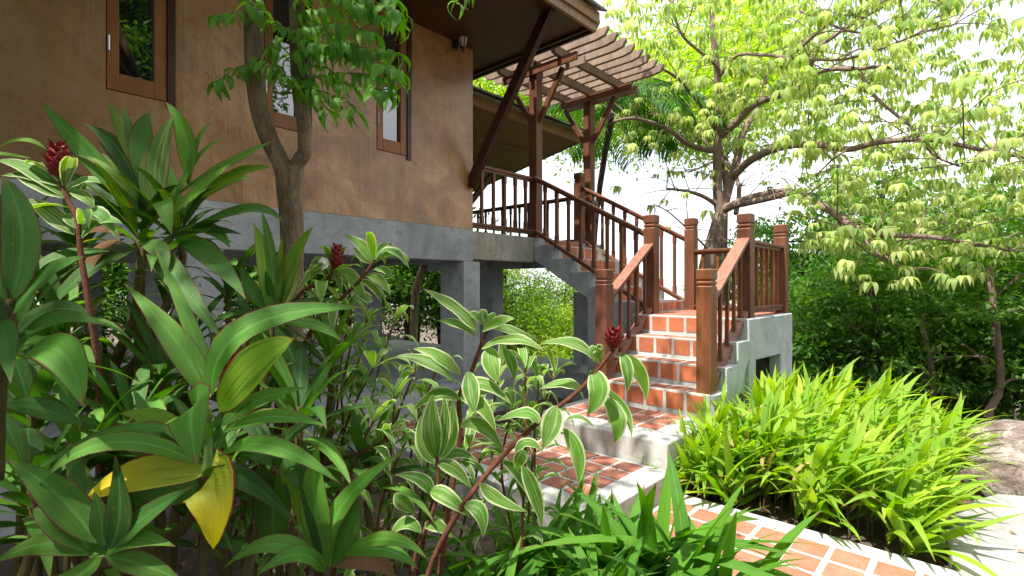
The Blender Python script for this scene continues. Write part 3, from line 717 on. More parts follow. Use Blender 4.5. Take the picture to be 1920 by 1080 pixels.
# hero plants: (base, mid, tip, width) in photograph pixels with a distance for each point
def traced(parent, rows, D0, mat='cordy', kind='lance', dd=(0, 0, 0), nrm=None, n=10):
    for row in rows:
        (bx, by), (mx, my), (tx, ty), wpx = row[:4]
        o = row[4] if len(row) > 4 else {}
        d = o.get('d', dd); Db, Dm, Dt = D0+d[0], D0+d[1], D0+d[2]
        leaf(parent, W(bx, by, Db), W(mx, my, Dm), W(tx, ty, Dt), wpx/970*Dm*(1.0 if D0 < 1.3 else .92), o.get('n', nrm or CN()), o.get('m', mat), o.get('k', kind), n=n, fold=o.get('f', .22), label=o.get('l'))

c1 = thing('cordyline', 'nearest cordyline rosette with magenta-edged leaves and two yellowing lower leaves', 'plant', tuple(gpt(.2, .95)), 'cordyline plants in the bed')
traced(c1, [
 ((388,745),(330,640),(232,530),52,{'d':(0,.02,.08),'n':CN(.9,.4,.5)}),
 ((392,725),(356,610),(285,455),30,{'d':(0,.05,.12),'n':CN(.9,.2,.8)}),
 ((388,735),(348,660),(327,603),44,{'d':(.05,.08,.1),'n':CN(.9,.5,-.3)}),
 ((398,740),(470,612),(690,576),74,{'d':(0,.02,.1),'n':CN(.8,.6,-.2)}),
 ((412,772),(470,690),(552,634),78,{'d':(-.02,-.06,-.08),'m':'cordy_lime','n':CN(.9,.4,.1),'k':'oval'}),
 ((415,800),(480,752),(574,727),44,{'d':(0,.03,.06)}),
 ((415,815),(505,782),(614,800),48,{'d':(0,-.03,-.04),'n':CN(.5,.9)}),
 ((402,862),(500,835),(640,908),50,{'d':(0,-.1,-.16),'n':CN(.5,.9)}),
 ((392,775),(360,768),(370,872),92,{'d':(.0,-.10,-.16),'k':'oval','n':CN(1,.25)}),
 ((350,830),(290,785),(222,776),46,{'d':(0,.04,.05),'n':CN(.6,.8),'m':'cordy_lime'}),
 ((378,868),(235,815),(30,905),58,{'d':(0,-.04,-.02),'n':CN(.6,.8)}),
 ((380,872),(205,830),(62,922),44,{'d':(0,-.10,-.10),'n':CN(.7,.7)}),
 ((388,886),(270,888),(158,938),70,{'d':(0,-.05,-.08),'n':CN(.8,.6),'m':'yellow_leaf','k':'oval','l':'yellowing leaf pointing sideways'}),
 ((398,886),(402,940),(400,1030),150,{'d':(-.01,-.06,-.05),'n':CN(1,.0),'m':'yellow_leaf','k':'tri','f':.35,'l':'bright yellow leaf hanging straight down'}),
 ((395,800),(440,760),(470,700),34,{'d':(.03,.06,.1)}),
 ((385,880),(300,850),(225,800),30,{'d':(.04,.1,.15),'m':'cordy_dark'}),
 ((392,885),(330,930),(215,905),46,{'d':(.1,.16,.2),'m':'cordy_dark'}),
 ((385,890),(460,900),(560,985),44,{'d':(.05,.1,.1),'m':'cordy_dark'}),
], 1.12)
stem(c1, [W(393,760,1.12), W(392,820,1.12), W(388,890,1.12)], .004, .011, 'petiole')
stem(c1, [W(388,885,1.12), W(372,945,1.15), W(330,1000,1.17), W(255,1040,1.2), W(150,1080,1.25), W(100,1200,1.3)], .012, .016, 'stem_green', knobs=.14, n=8)

c2 = thing('cordyline', 'tall cordyline rosette standing highest against the ochre wall beside the dark red flower', 'plant', tuple(gpt(.35, 1.75)), 'cordyline plants in the bed')
traced(c2, [
 ((246,377),(155,278),(76,190),46,{'m':'cordy','n':CN(.8,.5,-.4)}), ((253,340),(218,275),(156,230),40,{'m':'cordy_dark'}),
 ((272,340),(232,250),(202,188),30,{'m':'cordy_lime','n':CN(.9,.2,.4)}), ((268,380),(247,260),(229,200),22,{'m':'cordy_dark'}),
 ((272,350),(266,262),(284,208),50,{'m':'cordy_dark','n':CN(1,.1,.2)}), ((352,345),(350,262),(310,190),56,{'m':'cordy','n':CN(.9,.3,-.4)}),
 ((298,390),(300,290),(326,214),52,{'m':'cordy_pale','n':CN(1,.1)}), ((352,268+90),(372,262),(402,233),18,{}),
 ((330,366),(433,306),(514,263),42,{}), ((378,372),(438,330),(508,313),48,{'m':'cordy_lime','k':'oval'}),
 ((318,400),(372,295),(428,261),22,{}), ((345,440),(462,392),(533,418),36,{'m':'cordy_dark'}),
 ((336,432),(394,430),(432,466),36,{}), ((326,438),(398,484),(462,562),50,{'d':(0,-.12,-.2),'m':'cordy_dark'}),
 ((284,458),(325,492),(352,590),22,{'d':(0,-.1,-.2)}), ((258,376),(205,308),(121,289),42,{'m':'cordy_lime','n':CN(.7,.7)}),
 ((245,400),(150,338),(33,330),30,{'m':'cordy_dark'}), ((205,470),(100,492),(46,534),62,{'m':'cordy_dark','d':(-.1,-.2,-.25)}),
 ((282,382),(272,330),(282,252),24,{'m':'cordy_pale','n':CN(1,.1,.3)}), ((234,448),(180,478),(168,534),34,{'m':'brown_leaf','d':(0,-.05,-.1),'l':'dry brown leaf hanging down'}),
 ((240,444),(185,430),(150,452),22,{'m':'brown_leaf','l':'dry brown curled leaf'}),
 ((262,400),(225,330),(215,270),40,{'m':'cordy_dark','d':(.1,.12,.15)}), ((300,400),(305,380),(322,440),40,{'m':'cordy','d':(-.1,-.15,-.2),'k':'oval'}),
 ((340,400),(420,345),(470,335),40,{'d':(.05,.08,.1)}), ((300,420),(370,360),(440,300),46,{'d':(-.06,-.08,-.08)}),
 ((270,420),(190,380),(135,372),36,{'m':'cordy_dark','d':(.0,.06,.1)}), ((300,440),(380,430),(455,440),32,{'m':'cordy_dark'}),
 ((280,455),(330,520),(420,640),52,{'d':(-.05,-.2,-.3),'m':'cordy_dark'}), ((262,455),(300,470),(310,520),40,{'d':(-.1,-.16,-.2),'m':'cordy_dark'}),
 ((262,430),(235,330),(182,262),34,{'d':(.08,.1,.12),'m':'cordy_dark'}), ((250,470),(150,520),(70,610),50,{'d':(0,-.1,-.15),'m':'cordy_dark'}),
], 1.85)
for a in ([W(262,450,1.85), W(262,500,1.85), W(250,600,1.82), W(215,690,1.8), W(200,900,1.8)], [W(335,450,1.88), W(340,500,1.88), W(290,620,1.85), W(235,720,1.83), W(200,920,1.8)], [W(280,450,1.85), W(268,480,1.85), W(262,560,1.83), W(262,800,1.8)]):
    stem(c2, a, .010, .018, 'stem_green', knobs=.12, n=7)

c3 = thing('cordyline', 'dark broad-leaved cordyline cut off by the edge of the picture', 'plant', tuple(gpt(-.15, 1.15)), 'cordyline plants in the bed')
traced(c3, [
 ((18,566),(42,440),(4,330),64,{'n':CN(1,.1,.3),'m':'cordy_dark','k':'oval'}), ((22,590),(85,520),(160,480),70,{'m':'cordy_dark'}),
 ((5,650),(-20,520),(-40,380),70,{'m':'cordy_dark','n':CN(1,.1)}), ((-20,290),(40,262),(92,285),16,{'m':'cordy_lime','d':(.05,.05,.05)}),
 ((-20,285),(15,290),(60,297),12,{'m':'cordy_lime'}), ((30,660),(100,600),(200,610),44,{'m':'cordy_dark'}), ((18,640),(105,580),(180,610),50,{'m':'cordy_dark','d':(.05,.08,.1)}),
 ((45,668),(115,660),(155,762),70,{'m':'cordy','d':(0,-.05,-.08),'k':'oval'}), ((10,760),(90,770),(155,800),48,{'m':'cordy_dark','d':(.1,.15,.2)}),
 ((0,600),(12,640),(20,720),46,{'m':'cordy_dark','d':(0,-.05,-.1)}), ((15,640),(55,500),(28,400),50,{'m':'cordy_dark','d':(.1,.1,.1),'n':CN(1,.1)}),
], 1.05)
stem(c3, [W(18,560,1.05), W(22,640,1.06), W(0,720,1.08), W(-10,900,1.1)], .006, .016, 'stem_green', knobs=.1, n=6)

c4 = thing('cordyline', 'small cordyline shoot with upright lime and green leaves before the forked tree', 'plant', tuple(gpt(.75, 1.65)), 'cordyline plants in the bed')
traced(c4, [
 ((508,596),(497,490),(475,419),36,{'m':'cordy_lime','n':CN(1,.1,.3)}), ((514,570),(507,470),(490,394),24,{'m':'cordy'}),
 ((510,598),(522,520),(530,438),30,{'m':'cordy_lime','n':CN(1,.1,-.3)}), ((524,580),(548,490),(588,424),42,{'m':'cordy_lime','n':CN(1,.2,-.2)}),
 ((512,600),(545,540),(560,470),34,{'m':'cordy_pale'}), ((505,600),(470,540),(452,500),30,{'m':'cordy_dark'}), ((515,605),(590,610),(640,640),30,{'m':'cordy'}),
 ((500,605),(450,590),(395,600),32,{'m':'cordy_dark'}), ((512,600),(560,570),(640,560),30,{'m':'cordy_dark','d':(0,.05,.1)}),
 ((508,610),(480,650),(470,720),34,{'m':'cordy_dark'}), ((515,610),(545,660),(560,730),34,{'m':'cordy_dark'}),
], 1.75)
stem(c4, [W(512,590,1.75), W(508,640,1.75), W(490,760,1.74), W(470,900,1.74)], .008, .016, 'stem_green', knobs=.1, n=6)

c5 = thing('cordyline', 'low cordyline at the bottom edge of the bed under the yellow leaf', 'plant', tuple(gpt(-.05, .95)), 'cordyline plants in the bed')
traced(c5, [
 ((182,1018),(110,930),(15,862),66,{'n':CN(.8,.5,.3)}), ((168,1030),(115,975),(60,955),60,{'k':'oval'}), ((165,1040),(80,1020),(-20,1062),48,{}),
 ((195,1025),(190,975),(176,920),42,{'m':'cordy_dark'}), ((205,1030),(225,960),(215,850),56,{'m':'cordy_dark','n':CN(1,.1)}), ((210,1030),(270,970),(362,912),52,{'m':'cordy_dark'}),
 ((200,1040),(250,1010),(330,1025),44,{'m':'cordy'}), ((190,1045),(150,1075),(60,1100),40,{}), ((200,1045),(270,1060),(345,1092),44,{}), ((195,1030),(150,900),(130,830),40,{'m':'cordy_dark','d':(.1,.15,.2)}),
], 1.02)
c6 = thing('cordyline', 'cordyline with long drooping dark leaves between the yellow leaf and the variegated bush', 'plant', tuple(gpt(.42, 1.05)), 'cordyline plants in the bed')
traced(c6, [
 ((515,885),(490,920),(458,1002),44,{'m':'cordy_dark','n':CN(1,.2)}), ((520,890),(512,960),(520,1060),72,{'m':'cordy_dark','k':'oval','n':CN(1,.2)}), ((530,885),(575,905),(596,975),40,{'m':'cordy_dark','n':CN(.8,.6)}),
 ((525,880),(565,940),(570,1030),44,{'m':'cordy_lime','n':CN(1,.2)}), ((510,875),(470,850),(440,900),34,{'m':'cordy_dark'}), ((520,880),(540,820),(600,790),34,{'m':'cordy_dark'}),
 ((505,880),(480,800),(430,760),36,{'m':'cordy_dark','d':(.1,.15,.2)}),
], 1.25)
stem(c6, [W(518,880,1.25), W(500,940,1.27), W(470,1040,1.3), W(450,1160,1.3)], .008, .014, 'stem_green', knobs=.1)
c7 = thing('cordyline', 'low cordyline rosette with upright blades beside the crimson bud', 'plant', tuple(gpt(.62, 1.05)), 'cordyline plants in the bed')
traced(c7, [
 ((620,1060),(640,950),(760,845),46,{'n':CN(.8,.5,-.3)}), ((614,1060),(590,940),(596,830),58,{'m':'cordy','n':CN(1,.1)}), ((610,1060),(588,960),(552,860),34,{'m':'cordy_dark'}),
 ((625,1062),(655,990),(670,930),48,{'m':'cordy_dark','n':CN(1,.1)}), ((618,1065),(580,1000),(550,990),26,{}), ((650,1035),(730,1010),(802,1048),30,{'d':(0,-.08,-.1)}),
 ((640,1040),(720,1030),(785,1068),34,{'d':(0,-.04,-.06),'m':'cordy'}), ((610,1070),(520,1020),(420,1065),40,{'m':'cordy','d':(0,-.1,-.1)}), ((610,1075),(560,1040),(480,1080),40,{'d':(0,-.1,-.15)}),
 ((622,1062),(700,1050),(740,1090),44,{'m':'brown_leaf','d':(0,.05,.05),'l':'dry brown leaf lying low'}), ((616,1060),(560,900),(480,830),34,{'m':'cordy_dark','d':(.1,.12,.15)}),
], 1.22)
def tuft(parent, c, n, Lf, Wd, mats, seed, lo=.15, hi=1.3):
    rr = random.Random(seed); c = Vector(c)
    for i in range(n):
        az = i*2.4+rr.uniform(-.4, .4); el = lo+(hi-lo)*(i/n)+rr.uniform(-.15, .15); l = Lf*rr.uniform(.7, 1.15)
        o = Vector((math.cos(az)*math.cos(el), math.sin(az)*math.cos(el), math.sin(el))); b = c+Vector((0, 0, .09*i/n-.06))+o*.008
        leaf(parent, b, b+o*l*.5+Vector((0, 0, .02*l)), b+o*l*.93+Vector((0, 0, -l*rr.uniform(.1, .35)*max(.2, math.cos(el)))), Wd*rr.uniform(.75, 1.2), (-o.x*.5, -o.y*.5, 1), rr.choice(mats), n=8)
MX = ['cordy', 'cordy', 'cordy_dark', 'cordy_lime']
tuft(c2, W(262, 440, 1.87), 15, .34, .045, MX, 1); tuft(c2, W(338, 435, 1.9), 15, .34, .045, MX, 2); tuft(c2, W(290, 500, 1.8), 12, .30, .042, ['cordy_dark', 'cordy'], 3, -.5, .6)
tuft(c1, W(392, 872, 1.14), 9, .20, .036, ['cordy', 'cordy_dark'], 4, .55, 1.3); tuft(c4, W(512, 590, 1.78), 9, .24, .036, MX, 5, .2, 1.3); tuft(c3, W(20, 640, 1.12), 10, .28, .05, ['cordy_dark', 'cordy'], 6, -.2, 1.2)
def rosette(label, c, n, Lf, Wd, mats, seed, D0=None, tilt=(-.2, 1.25), group='cordyline plants in the bed', base=None, r=.010):
    rr = random.Random(seed); c = Vector(c); base = Vector(base) if base else gpt(c.x+rr.uniform(-.1, .1), c.y+rr.uniform(-.1, .1))
    t = thing('cordyline', label, 'plant', tuple(base), group)
    for i in range(n):
        az = i*2.4+rr.uniform(-.3, .3); el = tilt[0]+(tilt[1]-tilt[0])*(i/n)**.8+rr.uniform(-.12, .12); l = Lf*rr.uniform(.75, 1.15)
        o = Vector((math.cos(az)*math.cos(el), math.sin(az)*math.cos(el), math.sin(el))); b = c+Vector((0, 0, .10*i/n-.05))+o*.01
        m_ = b+o*l*.5+Vector((0, 0, .02*l)); tp = b+o*l*.93+Vector((0, 0, -l*rr.uniform(.12, .38)*max(.2, math.cos(el))))
        leaf(t, b, m_, tp, Wd*rr.uniform(.8, 1.2), (-o.x*.5, -o.y*.5, 1), rr.choice(mats), n=8)
    stem(t, [c+Vector((0, 0, .06)), c-Vector((0, 0, .1)), (c+base)/2+Vector((rr.uniform(-.03, .03), 0, 0)), base-Vector((0, 0, .03))], r, r*1.5, 'stem_green', knobs=.1, n=5)
    return t
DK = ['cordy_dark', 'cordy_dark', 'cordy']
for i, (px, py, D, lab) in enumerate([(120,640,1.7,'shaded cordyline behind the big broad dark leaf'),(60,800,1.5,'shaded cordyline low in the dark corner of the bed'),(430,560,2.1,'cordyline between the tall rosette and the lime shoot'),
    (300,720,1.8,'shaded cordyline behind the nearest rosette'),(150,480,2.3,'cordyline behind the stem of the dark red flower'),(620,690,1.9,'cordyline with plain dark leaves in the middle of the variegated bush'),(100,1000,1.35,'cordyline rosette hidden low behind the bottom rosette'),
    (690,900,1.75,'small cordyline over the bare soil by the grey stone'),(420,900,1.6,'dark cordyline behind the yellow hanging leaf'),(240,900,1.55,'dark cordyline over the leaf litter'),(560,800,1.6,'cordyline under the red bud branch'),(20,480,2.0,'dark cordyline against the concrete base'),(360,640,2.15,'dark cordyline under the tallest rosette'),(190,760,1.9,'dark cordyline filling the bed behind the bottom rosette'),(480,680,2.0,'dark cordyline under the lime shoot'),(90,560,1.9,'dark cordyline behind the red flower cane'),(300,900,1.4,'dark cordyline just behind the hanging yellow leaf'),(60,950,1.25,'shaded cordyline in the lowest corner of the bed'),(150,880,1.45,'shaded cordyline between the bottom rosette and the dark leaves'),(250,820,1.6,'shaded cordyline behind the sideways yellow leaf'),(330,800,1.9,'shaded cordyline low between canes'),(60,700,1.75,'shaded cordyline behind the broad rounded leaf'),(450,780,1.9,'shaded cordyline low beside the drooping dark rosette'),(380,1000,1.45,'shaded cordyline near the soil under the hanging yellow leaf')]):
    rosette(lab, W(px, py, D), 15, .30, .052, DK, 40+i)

# ------------------------------------------------------------------ costus: white-edged leaves on red canes
COST = 'variegated white-edged cane plants'
def costus_leaf(t, b, m_, tp, wd, nrm, n=9): return leaf(t, b, m_, tp, wd, nrm, 'costus', 'lance2', n=n, fold=.3, wave=.12)
def costus(label, pts, rad=.006, n=12, Lf=.15, Wd=.040, seed=0, start=.35, mat='stem_red', hero=(), D0=0, head=None):
    rr = random.Random(seed); P = [Vector(p) for p in pts]; base = P[-1]
    t = thing('costus_plant', label, 'plant', tuple(base), COST)
    sm = smooth_path(P, 6); k = len(sm)
    part('cane', tube(sm, [rad*(.7+.6*i/k) for i in range(k)], 8), M[mat], t, smooth=True)
    for row in hero:
        (bx, by), (mx, my), (tx, ty), wpx = row[:4]; d = row[4] if len(row) > 4 else (0, 0, 0); nr = row[5] if len(row) > 5 else CN(.8, .6)
        costus_leaf(t, W(bx, by, D0+d[0]), W(mx, my, D0+d[1]), W(tx, ty, D0+d[2]), wpx/970*D0*1.0, nr, 11)
    for i in range(n):
        f = (i/n)**1.2*(1-start)
        j = f*(k-1); a = sm[int(j)]; ax = (sm[max(0, int(j)-1)]-sm[min(k-1, int(j)+1)]).normalized()
        az = i*2.1+rr.uniform(-.5, .5); side = ax.orthogonal().normalized(); side = Matrix.Rotation(az, 3, ax)@side
        l = Lf*rr.uniform(.75, 1.2); lift = .9 if i < 4 else .35
        o = (side*.85+ax*lift+Vector((0, 0, .15))).normalized(); g = rr.uniform(.5, 1.0)*(0.5 if i < 3 else 1)
        m_ = a+o*l*.52+Vector((0, 0, -.02*l)); tp = a+o*l*.82+Vector((0, 0, -l*g*.65))
        nr = Vector((-o.x*.4, -o.y*.4, 1))
        costus_leaf(t, a, m_, tp, Wd*rr.uniform(.8, 1.2), nr, 7)
    return t
def flower_head(t, c, h, r, ax=(0, 0, 1)):
    ax = Vector(ax).normalized(); c = Vector(c); q = ax.to_track_quat('Z', 'Y').to_matrix()
    part('flower_head', ([tuple(c+q@Vector(v)) for v in rings(0, 0, [(-h*.5, r*.35), (-h*.3, r*.75), (0, r*.8), (h*.3, r*.7), (h*.5, r*.2)], 10, 0, 1)[0]], rings(0, 0, [(0, 1)]*5, 10, 0, 1)[1]), M['bract'], t, smooth=True)
    for i in range(44):
        f = i/44; a = i*2.4; rr_ = r*(math.sin(math.pi*(f*.86+.1))**.6); z = -h*.5+h*f
        p = c+q@Vector((math.cos(a)*rr_*.8, math.sin(a)*rr_*.8, z)); o = q@Vector((math.cos(a), math.sin(a), .75)).normalized()
        tp = p+o*r*.55
        leaf(t, p, (p+tp)/2+(q@Vector((0, 0, -r*.08))), tp+(q@Vector((0, 0, r*.25))), r*.62, (q@Vector((-math.cos(a)*.3, -math.sin(a)*.3, 1))), 'bract', 'oval', name='bract', n=4, lanes=2, fold=.6)
k1 = costus('long arching cane with a crimson flower head at its tip, in front of the stairs',
  [W(1150,655,1.5), W(1090,728,1.52), W(1000,800,1.55), W(920,880,1.55), W(845,985,1.55), W(800,1090,1.6), W(790,1200,1.62)], .0085, 0, D0=1.5, hero=[
  ((1164,662),(1176,693),(1176,735),24,(0,-.03,-.03),CN(1,.2)), ((1168,664),(1200,700),(1212,750),28,(0,0,0),CN(1,.3,-.3)), ((1107,693),(1122,733),(1100,780),42,(.02,-.02,-.02),CN(1,.1)),
  ((1133,745),(1157,788),(1152,831),38,(.03,0,0),CN(1,.2,.2)), ((1128,725),(1172,770),(1184,822),18,(.02,.02,0),CN(1,.2,-.3)), ((1120,682),(1075,645),(1011,646),30,(.02,0,0),CN(.6,.8)),
  ((1042,760),(1033,800),(1018,843),42,(0,-.03,-.05),CN(1,.1)), ((1056,803),(1083,850),(1084,910),30,(0,-.02,-.02),CN(1,.2,-.2)), ((1060,790),(1088,783),(1117,806),16,(0,.0,0),CN(.4,.9)),
  ((978,872),(1003,925),(1018,990),30,(0,-.02,-.02),CN(1,.1,-.2)), ((985,845),(975,860),(968,884),26,(0,0,.03),CN(1,.1)), ((1130,690),(1112,655),(1112,680),18,(.02,0,0),CN(.8,.5)),
  ((1130,672),(1124,650),(1133,662),14,(.02,.0,0),CN(1,.2)), ((965,850),(990,830),(1020,850),24,(.02,.02,0),CN(.5,.8)), ((900,905),(930,935),(990,960),28,(.03,.03,.02),CN(.6,.7)),
  ((1090,735),(1060,720),(1010,730),26,(.04,.05,.05),CN(.6,.8)), ((1010,795),(985,775),(930,790),28,(.03,.04,.03),CN(.6,.8)), ((940,865),(985,900),(1000,955),30,(.05,.07,.08),CN(.9,.4)), ((870,950),(900,960),(905,1010),30,(.0,-.02,-.03),CN(.9,.4))])
flower_head(k1, W(1152,636,1.5), .055, .026)
k2 = costus('cane with a spreading top of large white-edged leaves before the grey column',
  [W(922,600,1.72), W(905,640,1.72), W(883,700,1.72), W(862,745,1.72), W(862,830,1.7), W(845,930,1.68), W(820,1120,1.7)], .0085, 0, D0=1.7, hero=[
  ((896,622),(855,581),(793,541),36,(0,-.03,-.05),CN(.6,.8,.2)), ((893,630),(855,608),(820,602),24,(0,-.03,-.04),CN(.6,.8)), ((904,622),(937,602),(966,597),22,(0,-.02,0)),
  ((902,655),(962,638),(1020,658),34,(0,-.05,-.08),CN(.5,.9)), ((906,615),(922,595),(930,590),18,(0,0,0)), ((918,650),(922,683),(935,718),36,(0,-.04,-.06),CN(1,.1)), ((942,652),(960,681),(963,712),22,(0,0,0),CN(1,.2)),
  ((878,696),(884,735),(889,774),34,(0,-.04,-.06),CN(1,.1)), ((863,704),(822,668),(774,654),26,(0,0,.03)), ((855,718),(796,678),(737,670),32,(0,-.03,-.02),CN(.5,.9)), ((912,600),(905,585),(900,600),14),
  ((915,612),(960,620),(1012,640),20,(0,.03,.06)), ((908,612),(890,590),(870,600),16), ((865,740),(905,720),(960,760),28,(0,-.02,-.05)), ((862,745),(900,760),(930,810),30,(0,-.04,-.06)), ((862,750),(820,740),(775,770),28,(0,-.02,0)),
  ((862,800),(905,800),(945,850),30,(0,0,0)), ((865,760),(890,740),(930,730),24,(0,.03,.06)), ((860,790),(830,775),(790,800),26,(0,.03,.06))])
k3 = costus('cane with a tight upright bud of folded white-edged leaves above the tiles',
  [W(818,850,1.6), W(822,890,1.6), W(815,950,1.6), W(780,1040,1.62), W(770,1150,1.65)], .007, 0, D0=1.6, hero=[
  ((818,862),(808,800),(812,738),40,(0,-.03,-.02),CN(1,.1,.2)), ((822,860),(834,800),(832,741),24,(0,-.01,0),CN(1,.1)), ((826,860),(848,810),(848,748),28,(0,.02,.03),CN(1,.1,-.3)), ((816,870),(790,830),(790,780),24,(0,.03,.06),CN(.9,.3)),
  ((806,922),(838,932),(882,971),32,(0,-.04,-.06),CN(.8,.6)), ((778,960),(752,938),(741,924),30,(0,-.02,-.02),CN(1,.2)), ((817,869),(852,880),(884,916),28), ((810,930),(790,900),(740,890),26,(0,0,0)),
  ((796,990),(820,985),(850,1010),26), ((820,880),(855,850),(900,870),22,(0,.03,.05)), ((790,1000),(760,980),(730,1010),24)])
k4 = costus('cane ending in a spray of pale leaves in front of the concrete beam',
  [W(703,487,1.95), W(680,520,1.95), W(640,560,1.95), W(600,590,1.97), W(560,680,1.97), W(545,800,1.98), W(540,980,2.0)], .008, 14, .16, .038, 5, .3, D0=1.95, hero=[
  ((695,492),(680,462),(645,440),22,(0,0,0),CN(.9,.4)), ((693,495),(678,478),(662,465),20), ((703,485),(735,470),(768,505),24,(0,-.02,-.03),CN(.5,.9)), ((712,480),(745,476),(769,492),16), ((700,505),(722,507),(734,520),16),
  ((685,518),(712,525),(733,556),20), ((676,525),(700,540),(716,568),14), ((660,540),(690,560),(696,560),20), ((640,528),(600,505),(560,545),28), ((630,515),(660,520),(690,580),26)])
k5 = costus('cane with a dark crimson flower head and one white bloom beside it',
  [W(625,505,1.9), W(610,530,1.92), W(570,545,1.93), W(540,600,1.95), W(520,760,1.95), W(520,980,1.97)], .009, 14, .17, .042, 9, .3)
flower_head(k5, W(632,482,1.9), .085, .026)
leaf(k5, W(615,497,1.88), W(606,488,1.87), W(598,494,1.87), .03, CN(), 'petal', 'oval', name='petal'); leaf(k5, W(615,497,1.88), W(608,500,1.87), W(604,507,1.87), .028, CN(), 'petal', 'oval', name='petal')
k6 = costus('tall cane with a dark red flower head rising against the ochre wall',
  [W(112,330,1.6), W(125,370,1.6), W(146,415,1.6), W(152,480,1.6), W(165,560,1.6), W(185,700,1.62), W(190,900,1.65)], .0085, 6, .17, .042, 12, .55, D0=1.6, hero=[
  ((125,372),(75,345),(20,325),34), ((120,360),(160,338),(190,345),20), ((130,360),(160,370),(176,392),22), ((140,440),(95,400),(48,372),34), ((150,450),(180,400),(225,455),34), ((150,430),(130,410),(118,405),20), ((150,450),(190,415),(230,420),22),
  ((125,372),(60,320),(-10,300),30), ((118,350),(60,330),(0,330),24)])
flower_head(k6, W(108,300,1.6), .098, .032)
k7 = costus('low reddish branch carrying one small crimson bud over the bare soil',
  [W(726,820,1.7), W(700,838,1.7), W(660,855,1.7), W(600,880,1.7), W(560,960,1.7), W(545,1080,1.7)], .006, 7, .13, .034, 17, .3)
flower_head(k7, W(727,820,1.7), .030, .013)
LC = ['spreading over the path edge', 'leaning towards the tiles', 'in the thick middle of the bush', 'behind the lime shoot', 'near the concrete column', 'hanging low over the soil']
spots = [(600,600,2.05),(660,640,2.0),(560,690,1.95),(700,690,1.9),(640,740,1.85),(740,745,1.85),(780,690,2.0),(590,560,2.15),(900,770,1.95),(960,770,1.95),(1010,720,2.0),(760,830,1.8),(700,790,1.75),(880,840,1.85),(530,660,2.1),
         (1040,700,2.1),(820,690,2.1),(660,560,2.2),(480,640,2.0),(940,690,2.1),(600,820,1.8),(985,690,1.9),(690,600,2.15),(400,640,2.2),(500,760,1.9),(250,620,2.1),(160,600,2.0),(330,560,2.3),(740,600,2.2),(830,760,2.0)]
for i, (px, py, D) in enumerate(spots):
    rr = random.Random(300+i); t = W(px, py, D); g = gpt(t.x-rr.uniform(.05, .22), t.y+rr.uniform(-.1, .25))
    m1 = t.lerp(g, .35)+Vector((rr.uniform(-.05, .05), rr.uniform(-.05, .05), .05))
    costus('variegated cane plant of the thick bush between the cordylines and the path', [t, m1, t.lerp(g, .7), g], .005, 20, .17, .036, 400+i, .25, mat=rr.choice(['stem_red', 'stem_green']))

# ------------------------------------------------------------------ dark strap-leaved clumps
lib = leaf_lib('strap', 'strap', 'strap', .46, .050, (.1, 1.5), n=8, lanes=2, count=7)
k = 0
for (px, py, D, n, s) in [(850,1150,1.75,15,1.0),(930,1150,1.8,17,1.1),(1000,1130,1.9,18,1.15),(1080,1130,1.95,18,1.15),(1150,1120,1.9,18,1.2),(960,1070,2.15,14,.9),(1050,1060,2.25,14,.95),(1140,1050,2.2,12,1.0),(1215,1110,1.85,22,1.4),(1290,1150,1.72,24,1.45),
                          (1345,1100,1.74,18,1.3),(880,1080,2.0,12,.8),(1240,1180,1.6,18,1.2),(1190,1030,2.1,10,.8),(780,1130,1.75,10,.7),(1110,1230,1.65,18,1.1),(1020,1230,1.6,18,1.05),(900,1250,1.5,16,1.0),(1180,1250,1.55,18,1.15)]:
    rr = random.Random(k+90); k += 1; q = W(px, py, D); g = gpt(q.x, q.y)
    lab = 'tall strap-leaved clump standing highest in front of the tiled path' if k == 9 else 'strap-leaved clump arching out over the terracotta tiles' if k == 10 else 'deep green strap-leaved clump in the row before the tiled path'
    t = thing('strap_leaf_clump', lab, 'plant', tuple(g), None if k in (9, 10) else 'strap-leaved clumps before the path')
    for i in range(n):
        az = rr.uniform(0, 6.28); el = R(rr.uniform(58, 86)) if i % 4 else R(rr.uniform(35, 58))
        place_leaf(t, lib[rr.randrange(7)], g+Vector((math.cos(az)*.02, math.sin(az)*.02, -.01)), az, el, rr.uniform(-.6, .6), s*rr.uniform(.75, 1.12))

